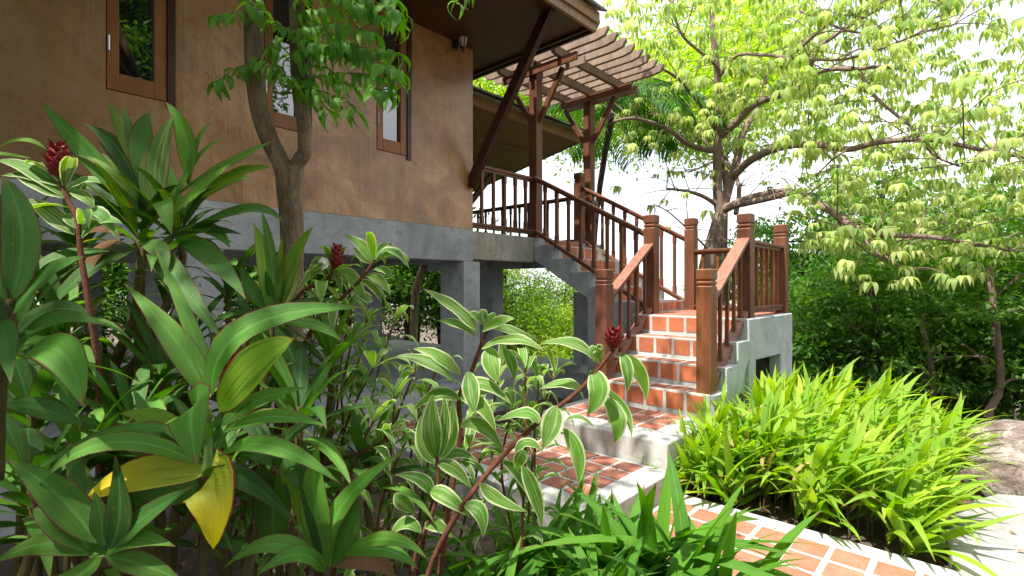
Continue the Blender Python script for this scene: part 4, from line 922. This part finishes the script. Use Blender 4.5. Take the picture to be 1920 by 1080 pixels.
# ------------------------------------------------------------------ sunlit spear-leaved bed
lib2 = leaf_lib('spear', 'spear', 'spear', .44, .045, (.0, 1.0), n=6, lanes=2, count=7, fold=.35)
lib2b = leaf_lib('spear_dry', 'dry_spear', 'spear', .36, .034, (.6, 1.6), n=6, lanes=2, count=5, fold=.5)
cane = mesh('cane', *tube([(0,0,0),(.01,0,.15),(0,.01,.30)], [.005,.004,.003], 5), M['stem_green'])
cnt = 0; rr = random.Random(55)
def in_bed(x, y):
    if x < 2.93 or y > 1.34: return False
    D = FW[0]*x+FW[1]*y; px = 960+970*(RT[0]*x+RT[1]*y)/D; py = 537+970*(CAMZ+.18)/D
    lim = 1750 if py > 960 else 1750+(960-py)*.60
    return px < lim and x < 4.75-.1*y
for tries in range(4000):
    if cnt >= 275: break
    x = rr.uniform(2.93, 5.0); y = rr.uniform(-.6, 1.33)
    if tries % 9 == 0: x, y = rr.uniform(2.96, 3.5), rr.uniform(1.0, 1.34)
    if not in_bed(x, y) or (x > 3.5 and rr.random() < .25): continue
    cnt += 1; g = gpt(x, y); h = rr.uniform(.20, .38)*(.62 if y > 1.0 and x < 3.6 else 1.0 if y > .75 else .9 if y > .4 else .66 if y > .0 else .5)
    t = thing('spear_leaf_plant', 'bright yellow-green spear-leaved plant in the sunlit bed between the kerb and the pale path', 'plant', tuple(g), 'spear-leaved plants in the sunlit bed')
    lean = Vector((rr.uniform(-.05, .12), rr.uniform(-.14, .03), 1)).normalized()
    link('cane', cane, parent=t, mtx=Matrix.Translation(g)@lean.to_track_quat('Z', 'Y').to_matrix().to_4x4()@Matrix.Scale(h/.30, 4))
    n = rr.randint(6, 9)
    for i in range(n):
        f = i/n; az = i*2.7+rr.uniform(-.5, .5); el = R(22+48*f+rr.uniform(-14, 14))
        # blades lean out towards the open, sunny side
        k_ = .2 if y > 1.0 else 1.0; az = math.atan2(math.sin(az)-.8*k_, math.cos(az)+.5*k_)
        place_leaf(t, (lib2 if rr.random() > .05 else lib2b)[rr.randrange(5)], g+lean*h*(.35+.65*f), az, el, rr.uniform(-.5, .5), rr.uniform(.65, 1.1))

# ------------------------------------------------------------------ leaf litter and small gravel
def scatter_leaves(name, n, xr, yr, size, mat, zoff=.006, flat=.5):
    x = rng.uniform(*xr, n); y = rng.uniform(*yr, n); z = gz(x, y)+zoff
    c = np.stack([x, y, z], 1)
    nr = rng.normal(0, flat, (n, 3)); nr[:, 2] = 1
    return leaf_quads(c, nr, rng.uniform(*size, n), .45)
def leaf_quads(c, nr, size, aspect=.45, droop=None):
    """n folded leaves, 2 quads' worth of triangles each, as numpy vertices and faces."""
    n = len(c); nr = nr/np.linalg.norm(nr, axis=1)[:, None]
    d = rng.normal(0, 1, (n, 3))
    if droop is not None: d[:, 2] -= droop
    d -= nr*(d*nr).sum(1)[:, None]; d /= np.linalg.norm(d, axis=1)[:, None]; s = np.cross(nr, d)
    size = np.asarray(size)[:, None]; w = size*aspect*.5
    V = np.stack([c, c+d*size*.45+s*w+nr*w*.35, c+d*size, c+d*size*.45-s*w+nr*w*.35], 1).reshape(-1, 3)
    a = np.arange(n)*4
    F = np.concatenate([np.stack([a, a+1, a+2], 1), np.stack([a, a+2, a+3], 1)])
    return V, F
v, f = scatter_leaves('leaf_litter', 2600, (-1, 2.0), (-.5, 3.2), (.02, .07), 'litter')
props(link('leaf_litter', mesh('leaf_litter', v, f, M['litter'])), kind='stuff')
for (xr, yr, zz, nn) in (((2.05, 2.8), (1.4, 3.4), .008, 26), ((2.0, 2.85), (-1.2, 1.3), -.122, 22), ((2.86, 3.5), (1.4, 2.35), .163, 12), ((3.5, 5.3), (1.45, 2.3), .822, 8), ((2.9, 4.8), (-1.6, .2), -.10, 16)):
    x = rng.uniform(*xr, nn); y = rng.uniform(*yr, nn)
    if zz > .8: x = rng.uniform(4.3, 5.3, nn)
    nr = rng.normal(0, .25, (nn, 3)); nr[:, 2] = 1
    v, f = leaf_quads(np.stack([x, y, np.full(nn, zz)], 1), nr, rng.uniform(.02, .05, nn), .45)
    props(link('fallen_leaves', mesh('fallen_leaves', v, f, M['litter'])), kind='stuff')
v, f = scatter_leaves('leaf_litter', 900, (2.93, 5.2), (-.7, 1.3), (.02, .06), 'litter')
props(link('leaf_litter', mesh('leaf_litter', v, f, M['litter'])), kind='stuff')
# ------------------------------------------------------------------ trees
def clumps(center, rad, nc, nl, spread, size, droop=.6, shell=.55, up=.5, seed=0, aspect=.42, flat=1.0):
    """Leaf quads gathered in uneven clumps through an ellipsoid."""
    g = np.random.default_rng(seed); cc = []
    while len(cc) < nc:
        p = g.normal(0, 1, 3); p /= np.linalg.norm(p); p *= g.uniform(shell, 1.0)
        cc.append(p)
    cc = np.array(cc)*np.array(rad)+np.array(center)
    k = nl//nc; sp = g.uniform(.5, 1.5, nc)[:, None, None]*spread
    P = (cc[:, None, :]+g.normal(0, 1, (nc, k, 3))*sp*np.array([1, 1, .62*flat])).reshape(-1, 3)
    nr = g.normal(0, .7, (len(P), 3)); nr[:, 2] += up+.3
    return P, *leaf_quads(P, nr, g.uniform(size*.6, size*1.3, len(P)), aspect, droop)
def limb_tree(base, height, r, n, rad, cz, seed, lean=(0, 0), lo=.35):
    """Tapered trunk and limbs reaching into the crown."""
    q = random.Random(seed); B = Vector(base); top = B+Vector((lean[0], lean[1], height))
    tr = smooth_path([B-Vector((0, 0, .3)), B.lerp(top, .35)+Vector((q.uniform(-.1, .1), q.uniform(-.1, .1), 0))*height*.3, B.lerp(top, .7)+Vector((q.uniform(-.1, .1), q.uniform(-.1, .1), 0))*height*.3, top], 4)
    out = [tube(tr, [r*(1.15-.8*i/(len(tr)-1)) for i in range(len(tr))], 7)]
    for i in range(n):
        f = q.uniform(lo, .95); a = tr[int(f*(len(tr)-1))]; an = i*2.4+q.uniform(-.4, .4)
        e = B+Vector((math.cos(an)*rad[0]*q.uniform(.5, .95), math.sin(an)*rad[1]*q.uniform(.5, .95), cz+q.uniform(-.5, .6)*rad[2]))
        m_ = a.lerp(e, .5)+Vector((0, 0, .12*(e-a).length)); pp = smooth_path([a, m_, e], 3)
        out.append(tube(pp, [r*.42*(1-.8*j/(len(pp)-1)) for j in range(len(pp))], 5))
    return out
_tl = {}
def forest_tree(key, base, s, label, group, rot=0, mat='fol_dark', cat='tree', name='tree', **kw):
    """Far trees share their meshes: trunk and crown made once per key about the origin."""
    if key not in _tl:
        h = kw.get('h', 5); rad = kw.get('rad', (1.7, 1.7, 1.6)); cz = kw.get('cz', h*.72)
        tv = join(*limb_tree((0, 0, 0), h*.85, kw.get('r', .10), kw.get('limbs', 7), rad, cz, kw.get('seed', 1), lo=kw.get('lo', .35)))
        _, v, f = clumps((0, 0, cz), rad, kw.get('nc', 60), kw.get('nl', 9000), kw.get('spread', .28), kw.get('size', .12), seed=kw.get('seed', 1), shell=kw.get('shell', .35), flat=kw.get('flat', 1.0))
        _tl[key] = (mesh('trunk', *tv, M[kw.get('bark', 'bark_dark')], smooth=True), mesh('crown', v, f, M[mat]))
    t = thing(name, label, cat, base, group)
    Mx = Matrix.Translation(base)@Matrix.Rotation(rot, 4, 'Z')@Matrix.Scale(s, 4)
    link('trunk', _tl[key][0], parent=t, mtx=Mx); c = link('crown', _tl[key][1], parent=t, mtx=Mx); c['kind'] = 'stuff'
    return t

# --- big forked tree beyond the landing
bt = thing('forked_tree', 'large forked tree with pale drooping leaf clusters spreading over the landing and the forest', 'tree', tuple(W(1315, 640, 8.0)))
BR = [  # (points (px, py, D), radius start, radius end) in metres
 ([(1300,760,8),(1316,580,8),(1326,500,8),(1342,440,8),(1352,402,8)], .17, .13),
 ([(1352,405,8),(1346,370,8),(1345,300,8),(1346,240,8),(1348,180,7.9),(1343,120,7.8),(1336,50,7.7),(1335,-60,7.6)], .10, .04),
 ([(1352,405,8),(1368,345,8.1),(1384,292,8.2),(1388,262,8.3),(1412,215,8.4),(1426,190,8.5),(1440,120,8.7)], .10, .03),
 ([(1350,255,8),(1378,232,7.8),(1412,198,7.6),(1450,182,7.4),(1490,172,7.2),(1520,148,7.0),(1560,130,6.8),(1602,130,6.6),(1650,125,6.4),(1700,132,6.3)], .075, .02),
 ([(1515,150,7.0),(1528,100,7.0),(1560,70,6.9),(1620,32,6.8),(1690,-5,6.7)], .045, .02),
 ([(1372,335,8.1),(1400,306,7.8),(1440,284,7.4),(1490,272,7.0),(1540,272,6.6),(1590,280,6.3),(1640,268,6.0),(1700,262,5.8),(1760,264,5.6),(1860,285,5.4),(1960,300,5.2)], .075, .02),
 ([(1352,395,8),(1400,374,7.7),(1440,364,7.3),(1480,360,7.0),(1540,385,6.6),(1600,425,6.2),(1650,440,6.0),(1740,444,5.8),(1825,457,5.6),(1895,470,5.5)], .085, .018),
 ([(1480,362,7.0),(1440,372,7.2),(1380,385,7.6)], .05, .06),
 ([(1345,282,8),(1318,280,8),(1286,268,7.8),(1260,247,7.6),(1228,232,7.4),(1185,222,7.2),(1150,228,7.1)], .06, .02),
 ([(1342,240,8),(1322,205,7.9),(1300,180,7.8),(1275,150,7.6),(1240,128,7.4)], .055, .02),
 ([(1352,128+10,7.8),(1340,120,7.7),(1310,95,7.5),(1282,70,7.3),(1268,40,7.2),(1262,0,7.1)], .035, .015),
 ([(1350,142,7.8),(1368,118,7.6),(1388,102,7.4),(1430,103,7.1),(1480,108,6.8),(1540,112,6.6),(1590,110,6.4),(1650,92,6.2),(1720,65,6.0),(1790,45,5.9)], .035, .01),
 ([(1590,280,6.3),(1560,300,6.3),(1530,330,6.3)], .02, .01),
 ([(1345,385,8),(1318,368,7.9),(1285,358,7.8),(1250,354,7.7)], .045, .02),
 ([(1612,135,6.5),(1640,180,6.3),(1680,215,6.1),(1710,240,6.0),(1750,290,5.8),(1800,312,5.7)], .03, .012),
 ([(1380,400,8),(1380,330,8.6),(1300,240,9),(1290,190,9.2)], .05, .03),
 ([(1480,108,6.8),(1560,40,6.4),(1620,20,6.2),(1700,-20,6)], .03, .012),
 ([(1600,425,6.2),(1640,470,6.0),(1690,500,5.9),(1740,505,5.8)], .02, .008),
 ([(1555,390,6.5),(1590,440,6.3),(1640,480,6.2),(1690,490,6.1)], .018, .008),
 ([(1500,20,6.6),(1600,60,6.3),(1700,55,6.1),(1800,10,6.0)], .02, .01),
 ([(1330,470,8),(1290,430,7.8),(1250,395,7.7),(1225,385,7.6)], .02, .008),
 ([(1345,300,8),(1300,320,7.8),(1285,322,7.7)], .022, .01),
]
segs_ = []
for pts, r0, r1 in BR:
    P = smooth_path([W(*p) for p in pts], 4); segs_.append(P)
    k = len(P); part('trunk' if pts[0][1] > 700 else 'limb', tube(P, [.82*(r0+(r1-r0)*i/(k-1)) for i in range(k)], 8), M['bark2'], bt, smooth=True)
# twigs: grown from the limbs, joined as one part
q = random.Random(21); tw, tips = [], []
for si, P in enumerate(segs_):
    if si == 0: continue
    nT = max(3, int(sum((P[i+1]-P[i]).length for i in range(len(P)-1))*7))
    for i in range(nT):
        a = P[q.randrange(len(P)//5, len(P))]
        o = Vector((q.uniform(-1, 1), q.uniform(-1, 1), q.uniform(-.35, .75))).normalized(); l = q.uniform(.35, 1.15)
        m_ = a+o*l*.55+Vector((0, 0, .1*l)); e = a+o*l+Vector((0, 0, -.08*l)); pp = smooth_path([a, m_, e], 3)
        tw.append(tube(pp, [.009*(1-.7*j/(len(pp)-1)) for j in range(len(pp))], 4, cap=False))
        tips += [e, m_.lerp(e, .5)] if q.random() < .8 else [e]
o = part('twigs', join(*tw), M['bark2'], bt); o['kind'] = 'stuff'
# fill of the crown: clusters near the limbs too
extra = []
for i in range(4500):
    px, py = q.uniform(1130, 2050), q.uniform(-160, 470)
    if px < 1450 and i % 2: continue
    if px < 1330 and py > 260: continue
    if 1200 < px < 1500 and 290 < py: continue
    if py > 400 and px < 1500: continue
    if px > 1800 and py < 110 and q.random() < .7: continue
    if q.random() < .18: continue
    extra.append(W(px, py, q.uniform(5.6, 11)))
for i in range(26): extra.append(W(q.uniform(1490, 1900), q.uniform(430, 545), q.uniform(5.4, 6.2)))
for (px, py) in [(1225,340),(1240,350),(1260,345),(1275,350),(1250,440),(1262,452),(1270,430),(1600,380),(1290,150),(1310,155),(1270,158),(1440,470),(1420,455),(1500,435),(1240,420),(1150,20),(1190,50),(1160,60),(1210,30),(1225,75),(1250,100),(1175,10),(1135,5)]: extra.append(W(px, py, 7.2))
def in_house(p): return (p.x < 6.0 and p.y > 2.3 and p.z < 4.2) or p.z < .75
def proj(p):
    d = FW[0]*p.x+FW[1]*p.y; return 960+970*(RT[0]*p.x+RT[1]*p.y)/d, 537-970*(p.z-CAMZ)/d
def open_air(p):          # the airy middle of the crown round the fork
    a, b = proj(p); return 1130 < a < 1480 and 275 < b < 470 and q.random() < .8
tips = [p for p in tips+extra if not in_house(p) and not open_air(p)]
def cluster(L_, Wd, n, seed):
    g = random.Random(seed); V, F, UV = [], [], []
    for i in range(n):
        a = i*6.283/n+g.uniform(-.25, .25); o = Vector((math.cos(a), math.sin(a), 0)); l = L_*g.uniform(.75, 1.1)
        v, f, uv = strip(o*.012, o*l*.42+Vector((0, 0, -.14*l)), o*l*.58+Vector((0, 0, -.78*l)), Wd, (o.x*.6, o.y*.6, .8), 'oval', n=4, lanes=2, fold=.3, seed=seed*9+i)
        b = len(V); V += v; F += [tuple(k+b for k in t) for t in f]; UV += uv
    return V, F, UV
cl = [cluster(.165, .048, 7, s) for s in range(5)]
clm = [mesh('leaf_cluster', v, f, M['tree_light'], uv, smooth=True) for v, f, uv in cl]
tips.sort(key=lambda p: (p-Vector((0, 0, CAMZ))).length if (lambda d: 0 < 960+970*(RT[0]*p.x+RT[1]*p.y)/max(.1, d) < 1920 and CAMZ+d*.56 > p.z)(FW[0]*p.x+FW[1]*p.y) else 99)
for i, p in enumerate(tips[:295]):
    m = Matrix.Translation(p)@Matrix.Rotation(q.uniform(0, 6.28), 4, 'Z')@Matrix.Rotation(q.uniform(-.35, .35), 4, 'X')@Matrix.Scale(q.uniform(.6, 1.25), 4)
    link('leaf_cluster', clm[i % 5], parent=bt, mtx=m)
VV, FF, n0 = [], [], 0
ca = [(np.array(c[0]), np.array(c[1])) for c in cl]
for i, p in enumerate(tips[295:]):
    v, f = ca[i % 5]; a = q.uniform(0, 6.28); s = q.uniform(.5, 1.25); R_ = np.array(Matrix.Rotation(a, 3, 'Z')@Matrix.Rotation(q.uniform(-.4, .4), 3, 'X'))
    VV.append((v@R_.T)*s+np.array(p)); FF.append(f+n0); n0 += len(v)
o = link('foliage', mesh('foliage', np.concatenate(VV), np.concatenate(FF), M['tree_light_i'], smooth=True), parent=bt); o['kind'] = 'stuff'

# --- small forked tree before the wall
sm_t = thing('small_tree', 'slender tree forking low in front of the ochre wall with fine hanging leaflets', 'tree', tuple(gpt(1.12, 2.46)))
TD = 2.5
tb = W(545, 600, TD)
part('trunk', tube(smooth_path([Vector((tb.x, tb.y, -.25)), W(547,620,TD), W(548,500,TD), W(547,420,TD), W(543,360,TD), W(543,315,TD)]), [.062, .06, .057, .055, .053, .052, .052, .052, .052, .052, .052, .053, .054, .055, .056, .057, .058, .060, .062, .064, .066][:21], 12), M['bark'], sm_t, smooth=True)
part('limb', tube(smooth_path([W(540,350,TD), W(528,308,TD), W(505,262,TD), W(488,210,TD), W(479,150,TD), W(476,80,TD-.02), W(476,0,TD-.05), W(470,-80,TD-.1), W(440,-220,TD-.25)]), .043, 12), M['bark'], sm_t, smooth=True)
part('limb', tube(smooth_path([W(552,352,TD), W(556,310,TD), W(571,285,TD), W(571,240,TD), W(562,180,TD), W(558,120,TD), W(556,40,TD-.02), W(560,-60,TD-.1), W(590,-200,TD-.25)]), .034, 12), M['bark'], sm_t, smooth=True)
def spray(pts, n, L_=.105, Wd=.034, r=.004, seed=0, parent=sm_t):
    g = random.Random(seed); P = smooth_path([W(*p) for p in pts], 5); k = len(P)
    part('twig', tube(P, [r*(1-.7*i/(k-1)) for i in range(k)], 5), M['bark'], parent)
    ll = leaf_lib('small', 'small', 'oval', .10, .026, (.2, 1.3), n=5, lanes=2, count=6, fold=.3)
    for i in range(n):
        f = (i+.6)/n; j = min(k-2, int(f*(k-1))); a = P[j].lerp(P[j+1], f*(k-1)-j); d = (P[j+1]-P[j]).normalized()
        s = d.cross(Vector((0, 0, 1))).normalized()*(1 if i % 2 else -1)
        o = d*.55+s*.7+Vector((0, 0, g.uniform(-1.1, -.3)))
        az = math.atan2(o.y, o.x); el = math.atan2(o.z, math.hypot(o.x, o.y))
        place_leaf(parent, ll[g.randrange(6)], a, az, el, g.uniform(-.6, .6), g.uniform(.75, 1.2)*L_/.10)
sp = [([(560,30,2.48),(620,20,2.35),(690,25,2.2),(750,45,2.1)],22),([(560,90,2.48),(600,100,2.4),(660,105,2.25),(715,120,2.15),(755,135,2.1)],24),([(562,150,2.5),(620,140,2.4),(680,138,2.25),(740,150,2.15)],24),
      ([(562,165,2.5),(600,170,2.4),(640,185,2.3),(672,212,2.2)],18),([(556,60,2.48),(610,45,2.3),(660,50,2.2),(700,60,2.1)],20),([(558,0,2.45),(600,-20,2.3),(650,-10,2.2),(720,10,2.1),(750,25,2.05)],26),
      ([(560,110,2.5),(540,100,2.35),(520,80,2.3),(505,90,2.25)],10),([(555,180,2.5),(540,150,2.4),(520,130,2.35)],10),([(478,120,2.48),(450,125,2.4),(425,140,2.3),(405,155,2.25)],9),([(478,30,2.48),(455,22,2.4),(430,25,2.35),(405,28,2.3)],9),
      ([(476,-20,2.45),(470,0,2.3),(480,10,2.25),(500,25,2.2)],10),([(480,110,2.5),(505,115,2.4),(525,130,2.3),(545,150,2.25)],10),([(560,60,2.5),(590,80,2.35),(620,85,2.25),(660,80,2.2)],20),([(560,20,2.48),(600,50,2.35),(650,80,2.25),(700,100,2.2)],24),
      ([(560,-40,2.45),(640,-40,2.3),(700,-20,2.2),(745,0,2.15)],22),([(600,-60,2.3),(640,-20,2.2),(660,0,2.15),(690,20,2.1)],18),([(560,170,2.5),(585,180,2.45),(610,200,2.4),(620,215,2.35)],10),([(880,-30,2.3),(865,-12,2.25),(855,8,2.2)],5),
      ([(560,130,2.5),(610,125,2.4),(650,160,2.3),(700,165,2.2),(730,175,2.15)],20),([(558,70,2.5),(530,50,2.4),(515,40,2.35)],8),([(560,100,2.5),(630,90,2.4),(700,90,2.3),(745,100,2.2)],22)]
for i, (p, n) in enumerate(sp): spray(p, int(n*1.5), seed=i+3)
# upper crown of the same tree, above the eaves; unseen, shaped to cast dapple
top = W(540, -200, 2.2)
cc = Vector((-.9, 2.15, 5.2))
for i in range(9):
    a = i*.7; e = cc+Vector((math.cos(a)*1.1, math.sin(a)*.8, U(-.3, .7))); s_ = W(440, -220, 2.25) if i % 2 else W(590, -200, 2.25)
    part('limb', tube(smooth_path([s_, s_.lerp(e, .5)+Vector((-.05, -.25, .1)), e]), .022, 7), M['bark'], sm_t, smooth=True)
_, v, f = clumps(tuple(cc), (1.2, .6, .7), 22, 1300, .14, .11, seed=5, shell=.2)
_, v2, f2 = clumps((1.0, 1.95, 5.0), (1.2, .55, .5), 20, 700, .14, .12, seed=6, shell=.2)
f = np.concatenate([f, f2+len(v)]); v = np.concatenate([v, v2])
o = link('crown', mesh('crown', v, f, M['fol_canopy']), parent=sm_t); o['kind'] = 'stuff'

# --- palm behind the pergola
pm = thing('palm_tree', 'palm with drooping feathery fronds behind the pergola posts', 'palm tree', tuple(W(1150, 620, 8.8)))
pc = W(1150, 195, 8.8)
part('trunk', tube(smooth_path([W(1112,800,8.8), W(1112,560,8.8), W(1118,400,8.8), pc]), .05, 9), M['bark_dark'], pm, smooth=True)
for i in range(15):
    a = i*2.4; l = 1.7+.3*math.sin(i); up = .55 if i % 3 else 1.1
    o = Vector((math.cos(a), math.sin(a), 0)); P = smooth_path([pc, pc+o*l*.35+Vector((0, 0, .28*up)), pc+o*l*.72+Vector((0, 0, .05*up-.15)), pc+o*l*.9+Vector((0, 0, -.75+.3*up))], 5)
    VV, FF, UV = *tube(P, [.018*(1-.8*j/(len(P)-1)) for j in range(len(P))], 5), None
    VV = list(VV); FF = list(FF); uvs = [(.5, .5)]*len(VV)
    for j in range(2, len(P)-1):
        for k_ in range(2):
            for s_ in (-1, 1):
                b = P[j].lerp(P[j+1], k_*.5); d = (P[j+1]-P[j]).normalized(); sd = d.cross(Vector((0, 0, 1))).normalized()*s_
                f_ = j/len(P); ll = .55*math.sin(math.pi*min(1, f_*.9+.12))+.1
                v, f, uv = strip(b, b+sd*ll*.5+d*ll*.3+Vector((0, 0, -.08)), b+sd*ll*.6+d*ll*.5+Vector((0, 0, -.5*ll)), .045, (0, 0, 1), 'spear', n=3, lanes=2, fold=.4)
                n_ = len(VV); VV += v; FF += [tuple(x+n_ for x in t_) for t_ in f]; uvs += uv
    part('frond', (VV, FF), M['palm'], pm, uv=uvs)

# --- forest to the right, falling away below the landing
FR = 'trees of the shaded forest below the landing'
q = random.Random(77)
def ray_xy(px, D):
    p = W(px, 537, D); return p.x, p.y
kinds = [('fa', dict(h=5.2, rad=(1.9,1.9,1.5), nl=10000, seed=3, nc=85, cz=3.4, spread=.24, flat=.6)), ('fb', dict(h=6, rad=(1.6,1.6,2.0), nl=10000, seed=8, nc=75, cz=3.6, spread=.26, flat=.6, size=.14)), ('fc', dict(h=4.6, rad=(1.7,1.7,1.3), nl=8000, seed=14, nc=60, cz=2.7, size=.10, spread=.22, flat=.7))]
spots = [(1540,8.5,.75),(1640,8.0,.8),(1760,8.8,.9),(1860,7.8,.85),(1960,7.2,.9),(1500,10.5,.9),(1590,11,1.0),(1700,11.2,1.0),(1820,10.8,1.0),(1930,10.2,1.0),(2050,9,1.0),(1500,13.5,1.25),(1570,14.5,1.4),(1660,15,1.42),(1760,14.5,1.42),(1860,14,1.42),(1970,13,1.35),(2100,11,1.2),(1440,16,1.2)]
for i, (px, D, s) in enumerate(spots):
    x, y = ray_xy(px, D); k, kw = kinds[i % 3]
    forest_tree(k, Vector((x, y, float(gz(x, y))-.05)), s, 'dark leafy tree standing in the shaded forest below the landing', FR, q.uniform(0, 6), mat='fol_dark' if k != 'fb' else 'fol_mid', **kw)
for i, (px, py1, py0, D, r) in enumerate([(1862,560,930,6.6,.05),(1642,600,840,7.4,.07),(1600,640,800,8.0,.045),(1735,660,860,7.0,.04),(1560,620,800,8.6,.05),(1895,500,830,7.6,.05)]):
    x, y = ray_xy(px, D); t = thing('thin_tree', ['slender reddish trunk rising nearest the boulder at the forest edge', 'thick dark trunk standing in the deepest shade of the forest', 'slim dark stem beside the thick dark forest trunk', 'thin pale stem before the shaded undergrowth', 'slim dark stem close behind the landing wall', 'slender trunk half hidden behind the reddish one'][i], 'tree', (x, y, float(gz(x, y))))
    part('trunk', tube(smooth_path([Vector((x, y, float(gz(x, y))-.2)), W(px-12, (py0+py1)/2+60, D), W(px+14, (py0+py1)/2-30, D), W(px-8, py1-60, D)]), [r*(1.1-.03*j) for j in range(13)], 8), M['bark_dark' if i in (1, 2, 4) else 'bark2'], t, smooth=True)
    for j in range(5):
        a = W(px, py1+(py0-py1)*.12*j, D); o = Vector((q.uniform(-1, 1), q.uniform(-1, 1), q.uniform(.3, .9))).normalized()*q.uniform(.4, .9)
        part('limb', tube(smooth_path([a, a+o*.5+Vector((0, 0, .06)), a+o]), r*.28, 5), M['bark2'], t)
    _, v, f = clumps(tuple(W(px, py1-40, D)), (.9, .9, .9), 16, 1100, .15, .11, seed=200+i, shell=.3, flat=.6)
    o = link('crown', mesh('crown', v, f, M['fol_mid']), parent=t); o['kind'] = 'stuff'
# brighter bushes of the understorey
for i, (px, D, s) in enumerate([(1560,7.2,.34),(1660,7.4,.36),(1740,7.0,.32),(1830,6.6,.34),(1900,6.2,.34),(1610,8.6,.4),(1500,8.3,.4),(1790,8.2,.42),(1700,9.6,.5)]):
    x, y = ray_xy(px, D)
    forest_tree('bush', Vector((x, y, float(gz(x, y))-.1)), s, 'bushy green shrub growing between the forest trunks', 'shrubs between the forest trunks', q.uniform(0, 6), mat='fol_mid', cat='shrub', name='shrub', h=3, rad=(1.9,1.9,1.5), cz=1.5, nl=6000, nc=60, seed=31, r=.05, size=.16, shell=.3)
# --- sunlit foliage behind the house, seen under and beside it
BK = 'sunlit trees behind the house and the deck'
for i, (px, D, s) in enumerate([(930,12.5,.85),(1010,12.6,.80),(1075,12.2,.72),(985,14.5,1.0),(1060,14.5,1.0),(1120,12,.5),(1180,13,.5),(1240,12.5,.46),(1300,13,.5),(1380,13,.56),(1450,12,.62),(880,12.5,.9)]):
    x, y = ray_xy(px, D)
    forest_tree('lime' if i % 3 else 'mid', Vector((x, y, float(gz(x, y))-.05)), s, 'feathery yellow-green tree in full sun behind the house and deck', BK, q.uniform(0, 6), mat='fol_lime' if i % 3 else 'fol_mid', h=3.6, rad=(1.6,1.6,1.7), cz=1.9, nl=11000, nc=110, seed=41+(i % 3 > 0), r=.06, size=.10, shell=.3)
for i, (px, D, s) in enumerate([(760,10.5,.8),(830,11.5,.85),(700,11,.8),(620,11,.85),(540,10.5,.85),(470,10,.8),(380,9.5,.85),(290,9.5,.85),(200,9,.85),(110,9,.85),(30,9,.85),(780,13,1),(650,13,1),(520,13,1),(-80,8.5,.9)]):
    x, y = ray_xy(px, D)
    forest_tree('bkd', Vector((x, y, float(gz(x, y))-.05)), s, 'dark green tree standing behind the house, seen through its columns', 'dark trees behind the house columns', q.uniform(0, 6), mat='fol_dark', h=4, rad=(1.7,1.7,1.8), cz=2.1, nl=9000, nc=90, seed=52, r=.07, size=.13, shell=.3)
x, y = ray_xy(775, 8.9); t = thing('leaning_trunk', 'thin pale leaning trunk seen under the house between two columns', 'tree', (x, y, -.2))
part('trunk', tube(smooth_path([Vector((x, y, -.3)), W(778,560,8.9), W(795,500,8.9), W(830,420,9.0)]), .07, 9), M['bark'], t, smooth=True)
# --- finer-leaved tree above and behind the pergola
for i, (px, py, D, s) in enumerate([(1112,60,12.5,1.15),(1348,60,13.5,1.25),(940,120,12.5,1.0),(1352,60,17,1.6)]):
    x, y = ray_xy(px, D); z0 = float(gz(x, y))
    forest_tree('high', Vector((x, y, z0-.1)), s, 'tall fine-leaved tree rising behind the pergola and roof edge', 'tall trees behind the pergola', q.uniform(0, 6), mat='fol_lime', h=7.8, rad=(2.0,2.0,1.5), cz=7.0-.6*(i == 3), nl=12000, nc=90, seed=63, r=.07, size=.12, shell=.25, lo=.85, limbs=4)
# --- trees across the garden, mirrored in the window panes
for i, (x, y, s) in enumerate([(1.0, -6.2, 1.0), (2.6, -5.4, 1.0), (4.4, -6.0, .95), (.0, -8.5, 1.2), (3.4, -8.6, 1.2), (6.0, -8.2, .8)]):
    forest_tree('tall', Vector((x, y, float(gz(x, y))-.05)), s, 'tall dark tree across the garden, mirrored in the window panes', 'tall trees across the garden', q.uniform(0, 6), mat='fol_dark', h=9, rad=(1.7,1.7,4.2), cz=5.2, nl=15000, nc=120, seed=91, r=.14, size=.2, shell=.3)
# --- trees behind and beside the camera: they shade the bed and show in the window panes
GV = 'trees standing around the garden behind the viewpoint'
for i, (x, y, s) in enumerate([(-3.0, 1.0, 1.0), (-4.3, 2.6, 1.05), (-4.5, -.6, 1.1), (-2.9, -2.8, 1.1), (-.6, -6.0, 1.05), (-6.5, 1.6, 1.1), (-6, -4, 1.2)]):
    forest_tree('gar', Vector((x, y, float(gz(x, y))-.05)), s, 'broad shade tree of the garden facing the house wall', GV, q.uniform(0, 6), mat='fol_canopy', h=5.6, rad=(2.1,2.1,1.3), cz=5.1, nl=9000, nc=70, seed=71, r=.11, size=.15, shell=.25)
for i, (x, y, s) in enumerate([(-1.5, -4.5, .9), (.8, -5.2, .9), (-3.9, -4.3, .9), (-5.5, -2.4, 1.0), (3.6, -5.8, .8)]):
    forest_tree('hedge', Vector((x, y, float(gz(x, y))-.1)), s, 'dense garden shrub on the far side of the viewpoint', 'garden shrubs behind the viewpoint', q.uniform(0, 6), mat='fol_mid', cat='shrub', name='shrub', h=3, rad=(1.5,1.5,1.5), cz=1.6, nl=6000, nc=60, seed=81, r=.05, size=.12, shell=.3)
